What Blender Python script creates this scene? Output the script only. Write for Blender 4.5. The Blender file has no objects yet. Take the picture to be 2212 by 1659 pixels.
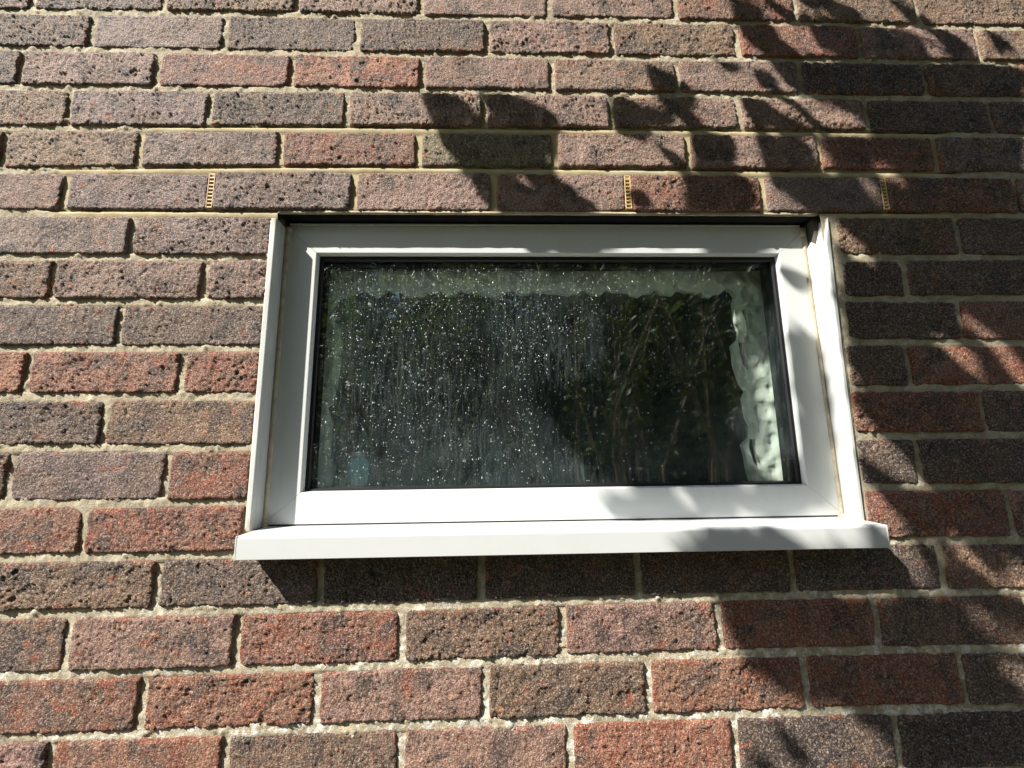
import bpy, math, random
import numpy as np
from mathutils import Vector, Matrix

# ------------------------------------------------------------------ camera, sky, sun, exposure
scene = bpy.context.scene
COL = scene.collection
cam_data = bpy.data.cameras.new('camera')
cam_data.sensor_fit = 'HORIZONTAL'
cam_data.sensor_width = 36.0
cam_data.lens = 872.513862911 / 2212.0 * 36.0
cam_data.clip_start = 0.01
cam_data.clip_end = 500.0
cam = bpy.data.objects.new('camera', cam_data)
cam.location = (0.69915186, -0.60996419, -0.75618306)
cam.rotation_mode = 'XYZ'
cam.rotation_euler = (1.72695940, 0.0117117040, -0.0260923185)
COL.objects.link(cam)
scene.camera = cam

SUN = Vector((-1.5, -1.0, 1.78)).normalized()          # towards the sun
SUN_A, SUN_B = 1.5, 1.78
world = bpy.data.worlds.new('World')
scene.world = world
world.use_nodes = True
wn = world.node_tree
sky = wn.nodes.new('ShaderNodeTexSky')
sky.sky_type = 'NISHITA'
sky.sun_disc = False
sky.sun_elevation = math.asin(SUN.z)
sky.sun_rotation = math.atan2(SUN.x, SUN.y) % (2 * math.pi)
sky.altitude = 50
wn.links.new(sky.outputs[0], wn.nodes['Background'].inputs['Color'])
wn.nodes['Background'].inputs['Strength'].default_value = 0.07
sun_data = bpy.data.lights.new('sun', 'SUN')
sun_data.energy = 5.0
sun_data.angle = math.radians(0.53)
sun_data.color = (1.0, 0.95, 0.86)
sun = bpy.data.objects.new('sun', sun_data)
sun.rotation_euler = SUN.to_track_quat('Z', 'Y').to_euler()
sun.location = (-3, -3, 4)
COL.objects.link(sun)
scene.view_settings.view_transform = 'Standard'
scene.view_settings.look = 'None'
scene.view_settings.gamma = 1.0
scene.view_settings.use_curve_mapping = False
scene.view_settings.exposure = 1.22
scene.cycles.max_bounces = 10
scene.cycles.transparent_max_bounces = 24
scene.cycles.transmission_bounces = 8
scene.cycles.sample_clamp_indirect = 6.0
scene.cycles.use_denoising = True

# ------------------------------------------------------------------ measured layout of the wall (metres)
JOINTS = {0: [[-0.1586, -0.0023], [0.128, 0.001], [0.4225, 0.0005], [1.0317, 0.0013], [1.6707, -0.0008]], 1: [[-0.1454, -0.0755], [0.4267, -0.0763], [1.0256, -0.0763], [1.6546, -0.0753]], 2: [[-0.1318, -0.1517], [0.4305, -0.1488], [1.0198, -0.1505], [1.6383, -0.1503]], 3: [[-0.1181, -0.2279], [0.4345, -0.2234], [1.0142, -0.2223], [1.6222, -0.2248]], 4: [[-0.1042, -0.3057], [0.4385, -0.2972], [1.0082, -0.2987], [1.6057, -0.3012]], 5: [[-0.0911, -0.3784], [0.3417, -0.3781], [1.3377, -0.3761], [1.5893, -0.3767]], 6: [[-0.0776, -0.4541], [0.3187, -0.4544], [1.3256, -0.4532], [1.573, -0.452]], 7: [[-0.0646, -0.5264], [0.325, -0.5287], [1.353, -0.5244], [1.5576, -0.5232]], 8: [[-0.0513, -0.6005], [0.3312, -0.6025], [1.2585, -0.596], [1.5412, -0.5989]], 9: [[-0.0382, -0.6741], [0.3306, -0.6758], [1.2615, -0.6719], [1.5256, -0.6711]], 10: [[-0.0249, -0.7483], [0.3338, -0.7525], [1.2579, -0.7444], [1.5093, -0.7464]], 11: [[-0.0107, -0.8274], [0.3307, -0.83], [1.2676, -0.8219], [1.4927, -0.8231]], 12: [[0.0025, -0.9009], [0.3178, -0.9011], [1.2766, -0.8985], [1.4757, -0.9013]], 13: [[0.0155, -0.9734], [0.4747, -0.9743], [0.9555, -0.9716], [1.4603, -0.9726]], 14: [[0.0293, -1.0504], [0.4787, -1.0502], [0.9497, -1.0458], [1.4438, -1.0485]], 15: [[0.0426, -1.1248], [0.4827, -1.1241], [0.9438, -1.1222], [1.4276, -1.1237]]}
PERPS = {1: [[0, -0.0005], [2, 0.2244], [4, 0.4527], [6, 0.6793], [8, 0.9017], [10, 1.1296], [12, 1.3547], [14, 1.5766]], 2: [[-1, -0.1062], [1, 0.1183], [3, 0.3438], [5, 0.5672], [7, 0.7921], [9, 1.0144], [11, 1.2365], [13, 1.4633]], 3: [[0, -0.0151], [2, 0.2138], [4, 0.4418], [6, 0.6743], [8, 0.8942], [10, 1.118], [12, 1.3457], [14, 1.5725]], 4: [[-1, -0.1075], [1, 0.1086], [3, 0.3365], [5, 0.5644], [7, 0.7936], [9, 1.0223], [11, 1.2503], [13, 1.4576]], 5: [[0, 0.0012], [2, 0.2317], [4, 0.4609], [6, 0.6894], [8, 0.9137], [10, 1.1438], [12, 1.3525], [14, 1.5859]], 6: [[1, 0.116], [13, 1.4693]], 7: [[0, 0.0072], [2, 0.2366], [12, 1.3651]], 8: [[1, 0.1176], [13, 1.443]], 9: [[0, -0.0067], [2, 0.2179], [12, 1.3459]], 10: [[1, 0.1153], [13, 1.4529]], 11: [[0, -0.0062], [2, 0.2135], [12, 1.3358]], 12: [[1, 0.1083], [13, 1.4647]], 13: [[2, 0.2185], [4, 0.4425], [6, 0.6689], [8, 0.8944], [10, 1.1208], [12, 1.3457]], 14: [[1, 0.109], [3, 0.3346], [5, 0.559], [7, 0.7834], [9, 1.0063], [11, 1.2366]], 15: [[2, 0.2164], [4, 0.4474], [6, 0.6752], [8, 0.9002], [10, 1.1223], [12, 1.3499]], 16: [[1, 0.1081], [3, 0.3328], [5, 0.5623], [7, 0.7887], [9, 1.0152], [11, 1.2422]]}
SHADE_LEAVES = [[0.586,-0.164,0.641,-0.213,0.0435],[0.595,-0.202,0.653,-0.272,0.0336],[0.641,-0.241,0.656,-0.308,0.0345],[0.648,-0.276,0.686,-0.328,0.027],[0.677,-0.159,0.778,-0.212,0.0384],[0.716,-0.171,0.789,-0.244,0.0496],[0.638,-0.228,0.785,-0.256,0.048],[0.65,-0.257,0.755,-0.282,0.0405],[0.74,-0.262,0.789,-0.313,0.021],[0.656,-0.295,0.709,-0.352,0.0345],[0.762,-0.302,0.823,-0.351,0.024],[0.685,-0.342,0.753,-0.372,0.0288],[0.769,-0.322,0.862,-0.374,0.0225],[0.709,-0.347,0.852,-0.372,0.0255],[0.662,-0.21,0.732,-0.266,0.048],[0.717,-0.214,0.786,-0.266,0.048],[0.67,-0.267,0.723,-0.326,0.0375],[0.693,-0.322,0.776,-0.369,0.033],[0.739,-0.292,0.815,-0.359,0.024],[0.973,-0.109,1.03,-0.189,0.0385],[0.9,-0.164,0.943,-0.231,0.042],[0.928,-0.201,0.952,-0.245,0.0245],[0.943,-0.178,1.009,-0.193,0.0245],[0.998,-0.162,1.054,-0.23,0.018],[1.053,-0.237,1.087,-0.302,0.018],[0.932,-0.188,0.986,-0.197,0.018],[1.04,-0.226,1.092,-0.288,0.0455],[0.975,-0.256,1.018,-0.296,0.014],[1.011,-0.296,1.034,-0.342,0.0193],[1.032,-0.324,1.134,-0.363,0.039],[1.073,-0.306,1.133,-0.338,0.024],[0.917,-0.339,0.951,-0.37,0.018],[1.088,-0.079,1.134,-0.102,0.014],[1.158,-0.106,1.186,-0.137,0.021],[1.173,-0.125,1.226,-0.179,0.0119],[1.21,-0.163,1.274,-0.227,0.0112],[1.131,-0.161,1.181,-0.206,0.0315],[1.15,-0.176,1.253,-0.235,0.0245],[1.155,-0.229,1.189,-0.338,0.0385],[1.188,-0.236,1.236,-0.287,0.027],[1.128,0.048,1.185,0.012,0.021],[1.136,0.023,1.198,-0.065,0.0368],[1.174,-0.025,1.254,-0.147,0.0385],[1.189,0.05,1.273,-0.003,0.0175],[1.27,0.001,1.298,-0.066,0.024],[1.254,0.051,1.314,0.036,0.0175],[1.301,0.044,1.365,0.001,0.028],[1.299,0.002,1.353,-0.071,0.042],[1.432,0.047,1.499,-0.005,0.021],[1.48,0.005,1.568,-0.071,0.021],[1.425,-0.021,1.474,-0.069,0.0245],[1.368,-0.013,1.47,-0.073,0.0263],[1.359,-0.001,1.424,-0.07,0.032],[1.604,-0.017,1.63,-0.066,0.021],[1.559,-0.079,1.659,-0.118,0.036],[1.078,-1.143,1.107,-1.194,0.0165],[1.035,-1.175,1.065,-1.192,0.015],[1.363,-0.922,1.413,-0.963,0.0102],[1.389,-0.904,1.451,-0.95,0.018],[1.137,-0.412,1.189,-0.443,0.02]]
SHADE_ZONES = [[[1.249,-0.077],[1.364,-0.069],[1.56,-0.075],[1.645,-0.118],[1.547,-0.575],[1.242,-0.573],[1.254,-0.407],[1.244,-0.376],[1.199,-0.366],[1.167,-0.331],[1.157,-0.302],[1.239,-0.29],[1.249,-0.235],[1.274,-0.227],[1.342,-0.208],[1.245,-0.159]],[[1.249,-0.382],[1.611,-0.381],[1.477,-0.987],[1.261,-0.976],[1.245,-0.873]],[[0.904,-0.961],[1.299,-0.969],[1.475,-0.961],[1.421,-1.208],[1.229,-1.202],[1.229,-1.151],[1.216,-1.131],[1.179,-1.124],[1.147,-1.116],[1.137,-1.093],[1.129,-1.088],[1.12,-1.126],[1.095,-1.102],[1.077,-1.085],[1.043,-1.08],[1.026,-1.051],[1.012,-1.003],[1.009,-0.973]],[[1.182,-0.519],[1.188,-0.702],[1.178,-0.811],[0.888,-0.807],[0.866,-0.77],[1.095,-0.771],[1.128,-0.702],[1.125,-0.518]],[[0.804,-0.784],[1.101,-0.792],[1.097,-0.826],[0.831,-0.825]],[[1.017,-0.937],[1.143,-0.936],[1.172,-0.967],[1.024,-0.969]],[[0.812,-0.55],[0.817,-0.444],[0.952,-0.416],[1.073,-0.416],[1.081,-0.741],[0.779,-0.737],[0.708,-0.626]],[[1.018,-0.286],[1.106,-0.286],[1.093,-0.469],[1.0,-0.485]]]
LIT_GAPS = [[1.281,-0.076,1.319,-0.103,0.0175],[1.438,-0.137,1.46,-0.148,0.012],[1.531,-0.132,1.586,-0.143,0.0158],[1.582,-0.143,1.598,-0.17,0.02],[1.195,-0.175,1.332,-0.208,0.0385],[1.276,-0.189,1.338,-0.215,0.0245],[1.316,-0.249,1.364,-0.286,0.021],[1.253,-0.261,1.265,-0.297,0.0175],[1.262,-0.294,1.29,-0.308,0.0105],[1.308,-0.297,1.382,-0.305,0.012],[1.318,-0.322,1.353,-0.358,0.0315],[1.371,-0.311,1.393,-0.358,0.027],[1.263,-0.404,1.31,-0.465,0.0315],[1.344,-0.455,1.364,-0.492,0.018],[1.441,-0.532,1.463,-0.568,0.021],[1.156,-0.338,1.186,-0.366,0.018],[1.244,-0.003,1.278,-0.072,0.0144],[1.374,-0.001,1.478,-0.028,0.012],[1.316,-0.002,1.301,-0.006,0.0035],[1.28,-0.451,1.316,-0.47,0.015],[1.351,-0.464,1.367,-0.494,0.018],[1.437,-0.539,1.465,-0.578,0.0187],[1.46,-0.578,1.522,-0.591,0.018],[1.393,-0.583,1.445,-0.591,0.01],[1.397,-0.603,1.469,-0.639,0.0325],[1.499,-0.604,1.532,-0.664,0.0275],[1.289,-0.613,1.306,-0.63,0.0125],[1.241,-0.647,1.269,-0.662,0.02],[1.24,-0.71,1.272,-0.741,0.025],[1.239,-0.746,1.333,-0.807,0.0425],[1.468,-0.753,1.491,-0.76,0.01],[1.237,-0.828,1.274,-0.862,0.0375],[1.256,-0.967,1.297,-0.981,0.0125],[1.285,-0.983,1.302,-0.999,0.012],[1.086,-1.01,1.092,-1.028,0.0125],[1.25,-1.003,1.264,-1.024,0.015],[1.377,-1.011,1.453,-1.034,0.036],[1.388,-1.057,1.434,-1.083,0.027],[1.275,-0.904,1.325,-0.966,0.035],[1.347,-0.91,1.346,-0.966,0.015],[1.376,-0.911,1.469,-0.961,0.045],[1.238,-0.837,1.284,-0.888,0.033],[1.282,-0.896,1.34,-0.902,0.015],[1.298,-0.973,1.459,-0.977,0.0075],[1.138,-0.446,1.18,-0.516,0.0225],[1.144,-0.697,1.181,-0.722,0.0175],[1.009,-0.774,1.043,-0.818,0.02],[1.056,-0.768,1.085,-0.789,0.015],[0.921,-0.777,0.953,-0.794,0.02],[1.15,-0.938,1.185,-0.969,0.0195],[1.052,-0.494,1.061,-0.669,0.048],[1.018,-0.622,1.036,-0.68,0.032]]
LINING_EDGE = [[0.4182,-0.8162],[0.4232,-0.7854],[0.4144,-0.7677],[0.4133,-0.75],[0.4136,-0.7142],[0.4046,-0.6858],[0.4133,-0.6798],[0.4184,-0.6449],[0.4234,-0.6073],[0.4239,-0.6041],[0.4203,-0.5935],[0.4243,-0.5722],[0.4203,-0.555],[0.4175,-0.542],[0.4066,-0.5333],[0.4023,-0.5114],[0.4128,-0.4937],[0.4375,-0.4849],[0.4582,-0.4782],[0.469,-0.4849],[0.4819,-0.4916],[0.4983,-0.4783],[0.5111,-0.4816],[0.5259,-0.4817],[0.5304,-0.4895],[0.5473,-0.4906],[0.56,-0.4907],[0.5662,-0.4828],[0.5832,-0.4817],[0.5895,-0.4772],[0.5981,-0.4818],[0.6045,-0.4885],[0.6194,-0.4874],[0.6279,-0.4784],[0.6364,-0.4818],[0.6556,-0.483],[0.6642,-0.4852],[0.6898,-0.4915],[0.707,-0.4853],[0.72,-0.4774],[0.7328,-0.4864],[0.75,-0.4853],[0.7565,-0.4797],[0.7648,-0.4808],[0.8014,-0.4843],[0.8229,-0.4877],[0.8295,-0.4836],[0.8404,-0.4832],[0.8493,-0.4764],[0.8619,-0.4866],[0.8793,-0.4878],[0.8884,-0.4787],[0.9013,-0.481],[0.9317,-0.4833],[0.9337,-0.4879],[0.9487,-0.4913],[0.9557,-0.4845],[0.9733,-0.4834],[0.9793,-0.4754],[0.9906,-0.4857],[1.0102,-0.488],[1.0152,-0.48],[1.0241,-0.4789],[1.0348,-0.4823],[1.0513,-0.4823],[1.0526,-0.4858],[1.0656,-0.4823],[1.0671,-0.4903],[1.0803,-0.4915],[1.083,-0.4858],[1.0985,-0.4847],[1.1083,-0.4755],[1.1168,-0.479],[1.1245,-0.4904],[1.1201,-0.5018],[1.1196,-0.5221],[1.1215,-0.5423],[1.1254,-0.5579],[1.1232,-0.5689],[1.1089,-0.5821],[1.1106,-0.5974],[1.11,-0.6147],[1.1143,-0.6363],[1.1192,-0.6517],[1.1264,-0.6645],[1.1198,-0.6771],[1.1226,-0.7105],[1.1285,-0.725],[1.1255,-0.7434],[1.1106,-0.7565],[1.114,-0.7737],[1.1156,-0.7978],[1.1193,-0.8157]]
LINING_GAPS = [[[1.1379,-0.4893],[1.1415,-0.5018],[1.1364,-0.4927]],[[1.1328,-0.5177],[1.1416,-0.5136],[1.1426,-0.5402],[1.1392,-0.5679],[1.1382,-0.5401]],[[1.1206,-0.5733],[1.1323,-0.5756],[1.1316,-0.5931],[1.1347,-0.6214],[1.1329,-0.6289],[1.1248,-0.617],[1.1208,-0.5931]],[[1.1352,-0.6919],[1.1432,-0.6867],[1.1415,-0.7024],[1.1437,-0.721],[1.1421,-0.7395],[1.1392,-0.7334],[1.1393,-0.7127]],[[1.1232,-0.7455],[1.1335,-0.7466],[1.1333,-0.7679],[1.1374,-0.7881],[1.1353,-0.798],[1.1262,-0.7859],[1.1205,-0.7617]]]
GROUND = -2.3
HEAD_Z = -0.3765          # underside of the lintel course
rng = np.random.default_rng(7)
random.seed(7)

# ------------------------------------------------------------------ helpers
def hash3(ix, iy, iz, seed):
    h = (ix * 374761393 + iy * 668265263 + iz * 2147483647 + seed * 1274126177) & 0xffffffff
    h = ((h ^ (h >> 13)) * 1274126177) & 0xffffffff
    h = (h ^ (h >> 16)) & 0xffffffff
    return h.astype(np.float64) / 4294967295.0

def noise2(x, y, seed=0):
    """smooth value noise in 0..1 on numpy arrays"""
    fx, fy = np.floor(x), np.floor(y)
    ix, iy = fx.astype(np.int64) & 0xffff, fy.astype(np.int64) & 0xffff
    tx, ty = x - fx, y - fy
    tx = tx * tx * tx * (tx * (tx * 6 - 15) + 10)
    ty = ty * ty * ty * (ty * (ty * 6 - 15) + 10)
    z = np.zeros_like(ix)
    a = hash3(ix, iy, z, seed); b = hash3((ix + 1) & 0xffff, iy, z, seed)
    c = hash3(ix, (iy + 1) & 0xffff, z, seed); d = hash3((ix + 1) & 0xffff, (iy + 1) & 0xffff, z, seed)
    return (a * (1 - tx) + b * tx) * (1 - ty) + (c * (1 - tx) + d * tx) * ty

def fbm(x, y, seed=0, octaves=3):
    s, a, t = 0.0, 1.0, 0.0
    for o in range(octaves):
        s = s + a * (noise2(x * 2 ** o + 17.3 * o, y * 2 ** o - 9.1 * o, seed + o) - 0.5)
        t += a
        a *= 0.5
    return s / t * 2.0        # about -1..1

def mesh_np(name, verts, quads, smooth=True, attrs=None):
    me = bpy.data.meshes.new(name)
    verts = np.asarray(verts, dtype=np.float32); quads = np.asarray(quads, dtype=np.int32)
    n = quads.shape[1]
    me.vertices.add(len(verts)); me.vertices.foreach_set('co', verts.ravel())
    me.loops.add(quads.size); me.loops.foreach_set('vertex_index', quads.ravel())
    me.polygons.add(len(quads))
    me.polygons.foreach_set('loop_start', np.arange(0, quads.size, n, dtype=np.int32))
    me.polygons.foreach_set('use_smooth', np.full(len(quads), smooth, dtype=bool))
    me.update(calc_edges=True)
    for k, v in (attrs or {}).items():
        a = me.attributes.new(k, 'FLOAT', 'POINT')
        a.data.foreach_set('value', np.asarray(v, dtype=np.float32))
    return me

def link(name, me, mat=None, parent=None, loc=None):
    o = bpy.data.objects.new(name, me)
    COL.objects.link(o)
    if mat is not None:
        me.materials.append(mat)
    if parent is not None:
        o.parent = parent
    if loc is not None:
        o.location = loc
    return o

def tag(o, label=None, cat=None, group=None, kind=None):
    if label: o['label'] = label
    if cat: o['category'] = cat
    if group: o['group'] = group
    if kind: o['kind'] = kind
    return o

def empty(name, loc=(0, 0, 0)):
    o = bpy.data.objects.new(name, None)
    o.location = loc
    COL.objects.link(o)
    return o

def bevel(o, w=0.0006, seg=2, angle=30):
    m = o.modifiers.new('bevel', 'BEVEL')
    m.width = w; m.segments = seg; m.limit_method = 'ANGLE'; m.angle_limit = math.radians(angle)
    return o

class MB:
    def __init__(s): s.v = []; s.f = []
    def box(s, x0, x1, y0, y1, z0, z1):
        b = len(s.v)
        s.v += [(x, y, z) for x in (x0, x1) for y in (y0, y1) for z in (z0, z1)]
        s.f += [tuple(b + i for i in q) for q in ((0, 1, 3, 2), (4, 6, 7, 5), (0, 4, 5, 1), (2, 3, 7, 6), (0, 2, 6, 4), (1, 5, 7, 3))]
        return s
    def loft(s, sections, close=True, caps=True):
        """sections: equally long point loops"""
        b = len(s.v); n = len(sections[0])
        for sec in sections: s.v += [tuple(p) for p in sec]
        for k in range(len(sections) - 1):
            for i in range(n if close else n - 1):
                j = (i + 1) % n
                s.f.append((b + k * n + i, b + k * n + j, b + (k + 1) * n + j, b + (k + 1) * n + i))
        if caps and close:
            s.f.append(tuple(b + i for i in range(n))[::-1])
            s.f.append(tuple(b + (len(sections) - 1) * n + i for i in range(n)))
        return s
    def tube(s, pts, radii, n=8):
        secs = []
        P = [Vector(p) for p in pts]
        ax_ = (P[-1] - P[0]).normalized()
        for i, p in enumerate(P):
            d = (P[min(i + 1, len(P) - 1)] - P[max(i - 1, 0)]).normalized()
            a = d.cross(Vector((1, 0, 0)) if abs(ax_.z) > 0.8 else Vector((0, 0, 1)))
            a.normalize(); c = d.cross(a)
            secs.append([p + (a * math.cos(t) + c * math.sin(t)) * radii[i] for t in [2 * math.pi * k / n for k in range(n)]])
        return s.loft(secs)
    def build(s, name, mat, parent=None, smooth=False):
        me = bpy.data.meshes.new(name)
        me.from_pydata([tuple(v) for v in s.v], [], s.f)
        import bmesh
        bm = bmesh.new(); bm.from_mesh(me); bmesh.ops.recalc_face_normals(bm, faces=bm.faces); bm.to_mesh(me); bm.free()
        if smooth:
            for p in me.polygons: p.use_smooth = True
        return link(name, me, mat, parent)

# ------------------------------------------------------------------ materials
class NT:
    def __init__(s, name):
        s.m = bpy.data.materials.new(name); s.m.use_nodes = True
        s.t = s.m.node_tree; s.t.nodes.clear()
        s.out = s.t.nodes.new('ShaderNodeOutputMaterial')
    def n(s, kind, **kw):
        nd = s.t.nodes.new('ShaderNode' + kind)
        for k, v in kw.items():
            if k.startswith('i_'):
                nd.inputs[k[2:].replace('_', ' ')].default_value = v
            else: setattr(nd, k, v)
        return nd
    def l(s, a, b): s.t.links.new(a, b)
    def noise(s, vec, scale, detail=3.0, rough=0.55, dist=0.0):
        nd = s.n('TexNoise'); nd.inputs['Scale'].default_value = scale; nd.inputs['Detail'].default_value = detail
        nd.inputs['Roughness'].default_value = rough; nd.inputs['Distortion'].default_value = dist
        if vec is not None: s.l(vec, nd.inputs['Vector'])
        return nd.outputs['Fac']
    def ramp(s, fac, stops):
        r = s.n('ValToRGB'); e = r.color_ramp.elements
        while len(e) < len(stops): e.new(0.5)
        for k, (p, c) in enumerate(stops):
            e[k].position = p; e[k].color = (c, c, c, 1) if isinstance(c, (int, float)) else (*c, 1)
        s.l(fac, r.inputs['Fac'])
        return r.outputs['Color']
    def mix(s, fac, a, b, blend='MIX'):
        m = s.n('Mix', data_type='RGBA', blend_type=blend)
        for sock, v in ((m.inputs['Factor'], fac), (m.inputs[6], a), (m.inputs[7], b)):
            if isinstance(v, (int, float)): sock.default_value = v
            elif isinstance(v, tuple): sock.default_value = (*v, 1) if len(v) == 3 else v
            else: s.l(v, sock)
        return m.outputs[2]
    def math(s, op, a, b=None, clamp=False):
        m = s.n('Math', operation=op); m.use_clamp = clamp
        for i, v in enumerate((a, b)):
            if v is None: continue
            if isinstance(v, (int, float)): m.inputs[i].default_value = v
            else: s.l(v, m.inputs[i])
        return m.outputs[0]
    def bsdf(s, color, rough=0.6, spec=0.4, normal=None):
        b = s.n('BsdfPrincipled')
        for sock, v in ((b.inputs['Base Color'], color), (b.inputs['Roughness'], rough), (b.inputs['Specular IOR Level'], spec)):
            if isinstance(v, (int, float)): sock.default_value = v
            elif isinstance(v, tuple): sock.default_value = (*v, 1)
            else: s.l(v, sock)
        if normal is not None: s.l(normal, b.inputs['Normal'])
        return b.outputs[0]
    def bump(s, h, strength, dist, normal=None):
        b = s.n('Bump'); b.inputs['Strength'].default_value = strength; b.inputs['Distance'].default_value = dist
        s.l(h, b.inputs['Height'])
        if normal is not None: s.l(normal, b.inputs['Normal'])
        return b.outputs[0]
    def done(s, sh): s.l(sh, s.out.inputs['Surface']); return s.m

def simple(name, color, rough=0.5, spec=0.4):
    t = NT(name); return t.done(t.bsdf(color, rough, spec))

def mat_brick():
    t = NT('brick_face')
    tc = t.n('TexCoord'); oi = t.n('ObjectInfo')
    off = t.n('VectorMath', operation='MULTIPLY_ADD')
    sc = t.n('CombineXYZ'); 
    for k, m in ((0, 13.0), (1, 7.0), (2, 29.0)): t.l(t.math('MULTIPLY', oi.outputs['Random'], m), sc.inputs[k])
    add = t.n('VectorMath', operation='ADD'); t.l(tc.outputs['Object'], add.inputs[0]); t.l(sc.outputs[0], add.inputs[1])
    v = add.outputs[0]
    t.t.nodes.remove(off)
    edge = t.n('Attribute', attribute_name='edge').outputs['Fac']
    pit = t.n('Attribute', attribute_name='relief').outputs['Fac']
    base = oi.outputs['Color']; red = oi.outputs['Alpha']
    # tonal drift inside a brick
    c = t.mix(t.ramp(t.noise(v, 9, 2), [(0.35, 0.0), (0.7, 0.55)]), base, t.mix(0.55, base, (0.25, 0.17, 0.14)))
    # burnt dark patches
    dk = t.ramp(t.noise(v, 24, 5, 0.62, 0.4), [(0.48, 0.0), (0.61, 0.85)])
    c = t.mix(dk, c, (0.060, 0.043, 0.046))
    # warm brown wash
    br = t.ramp(t.noise(v, 17, 4, 0.6), [(0.48, 0.0), (0.68, 0.6)])
    c = t.mix(br, c, (0.23, 0.125, 0.070))
    # orange red body showing: towards the arrises and as blots
    n_red = t.noise(v, 38, 4, 0.6, 0.5)
    e_red = t.math('ADD', n_red, t.math('MULTIPLY', edge, 0.085))
    thr = t.math('MULTIPLY', red, 0.22)
    rf = t.ramp(t.math('ADD', e_red, thr), [(0.645, 0.0), (0.72, 0.85)])
    c = t.mix(rf, c, (0.36, 0.098, 0.047))
    vo = t.n('TexVoronoi'); vo.inputs['Scale'].default_value = 75; vo.inputs['Randomness'].default_value = 1.0; nz = t.n('TexNoise'); nz.inputs['Scale'].default_value = 90; t.l(v, nz.inputs['Vector']); vm = t.n('VectorMath', operation='MULTIPLY_ADD'); vm.inputs[1].default_value = (0.012, 0.012, 0.012); t.l(nz.outputs['Color'], vm.inputs[0]); t.l(v, vm.inputs[2]); t.l(vm.outputs[0], vo.inputs['Vector'])
    sepc = t.n('SeparateColor'); t.l(vo.outputs['Color'], sepc.inputs[0])
    blot = t.math('MULTIPLY', t.math('LESS_THAN', vo.outputs['Distance'], 0.42), t.math('GREATER_THAN', t.math('ADD', sepc.outputs[0], t.math('MULTIPLY', red, 0.10)), 0.978))
    c = t.mix(t.math('MULTIPLY', blot, 0.85), c, t.mix(sepc.outputs[1], (0.40, 0.095, 0.045), (0.42, 0.20, 0.09)))
    # gritty grains; pale and dark also paint in their highlights and shadow specks
    g = t.noise(v, 400, 3, 0.75)
    c = t.mix(t.ramp(t.noise(v, 150, 3, 0.7), [(0.52, 0.0), (0.70, 0.6)]), c, t.mix(0.5, c, (0.50, 0.38, 0.24)))
    c = t.mix(t.ramp(g, [(0.52, 0.0), (0.66, 0.8)]), c, (0.66, 0.51, 0.39))
    c = t.mix(t.ramp(g, [(0.36, 0.8), (0.51, 0.0)]), c, (0.040, 0.028, 0.028))
    c = t.mix(t.ramp(t.noise(v, 230, 2, 0.6), [(0.62, 0.0), (0.72, 0.9)]), c, (0.42, 0.36, 0.30))
    h = t.math('ADD', t.noise(v, 430, 3, 0.7), t.math('MULTIPLY', t.noise(v, 950, 2, 0.6), 0.4))
    n = t.bump(h, 1.0, 0.0075)
    return t.done(t.bsdf(c, 0.72, 0.45, n))

def mat_mortar():
    t = NT('mortar')
    tc = t.n('TexCoord'); v = tc.outputs['Object']
    new = t.n('Attribute', attribute_name='fresh').outputs['Fac']
    wh = t.n('Attribute', attribute_name='salts').outputs['Fac']
    old = t.mix(t.ramp(t.noise(v, 26, 4, 0.6), [(0.35, 0.0), (0.7, 1.0)]), (0.34, 0.29, 0.20), (0.55, 0.475, 0.34))
    old = t.mix(t.ramp(t.noise(v, 60, 3, 0.6), [(0.55, 0.0), (0.75, 0.6)]), old, (0.25, 0.225, 0.165))
    gr = t.noise(v, 420, 3, 0.7)
    old = t.mix(t.ramp(gr, [(0.30, 0.6), (0.46, 0.0)]), old, (0.11, 0.10, 0.08))
    old = t.mix(t.ramp(gr, [(0.55, 0.0), (0.72, 0.6)]), old, (0.55, 0.50, 0.40))
    wf = t.math('MULTIPLY', wh, t.ramp(t.noise(v, 75, 5, 0.7, 0.6), [(0.50, 0.0), (0.60, 0.9)]))
    old = t.mix(wf, old, (0.72, 0.70, 0.64))
    fr = t.mix(t.ramp(t.noise(v, 34, 3, 0.5), [(0.3, 0.0), (0.75, 1.0)]), (0.37, 0.305, 0.175), (0.52, 0.445, 0.29))
    fr = t.mix(t.ramp(t.noise(v, 9, 3, 0.5), [(0.5, 0.0), (0.7, 0.5)]), fr, (0.48, 0.45, 0.36))
    c = t.mix(new, old, fr)
    h = t.math('MULTIPLY', t.noise(v, 500, 4, 0.7), t.math('SUBTRACT', 1.0, t.math('MULTIPLY', new, 0.7)))
    return t.done(t.bsdf(c, 0.9, 0.2, t.bump(h, 0.8, 0.0022)))

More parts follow.
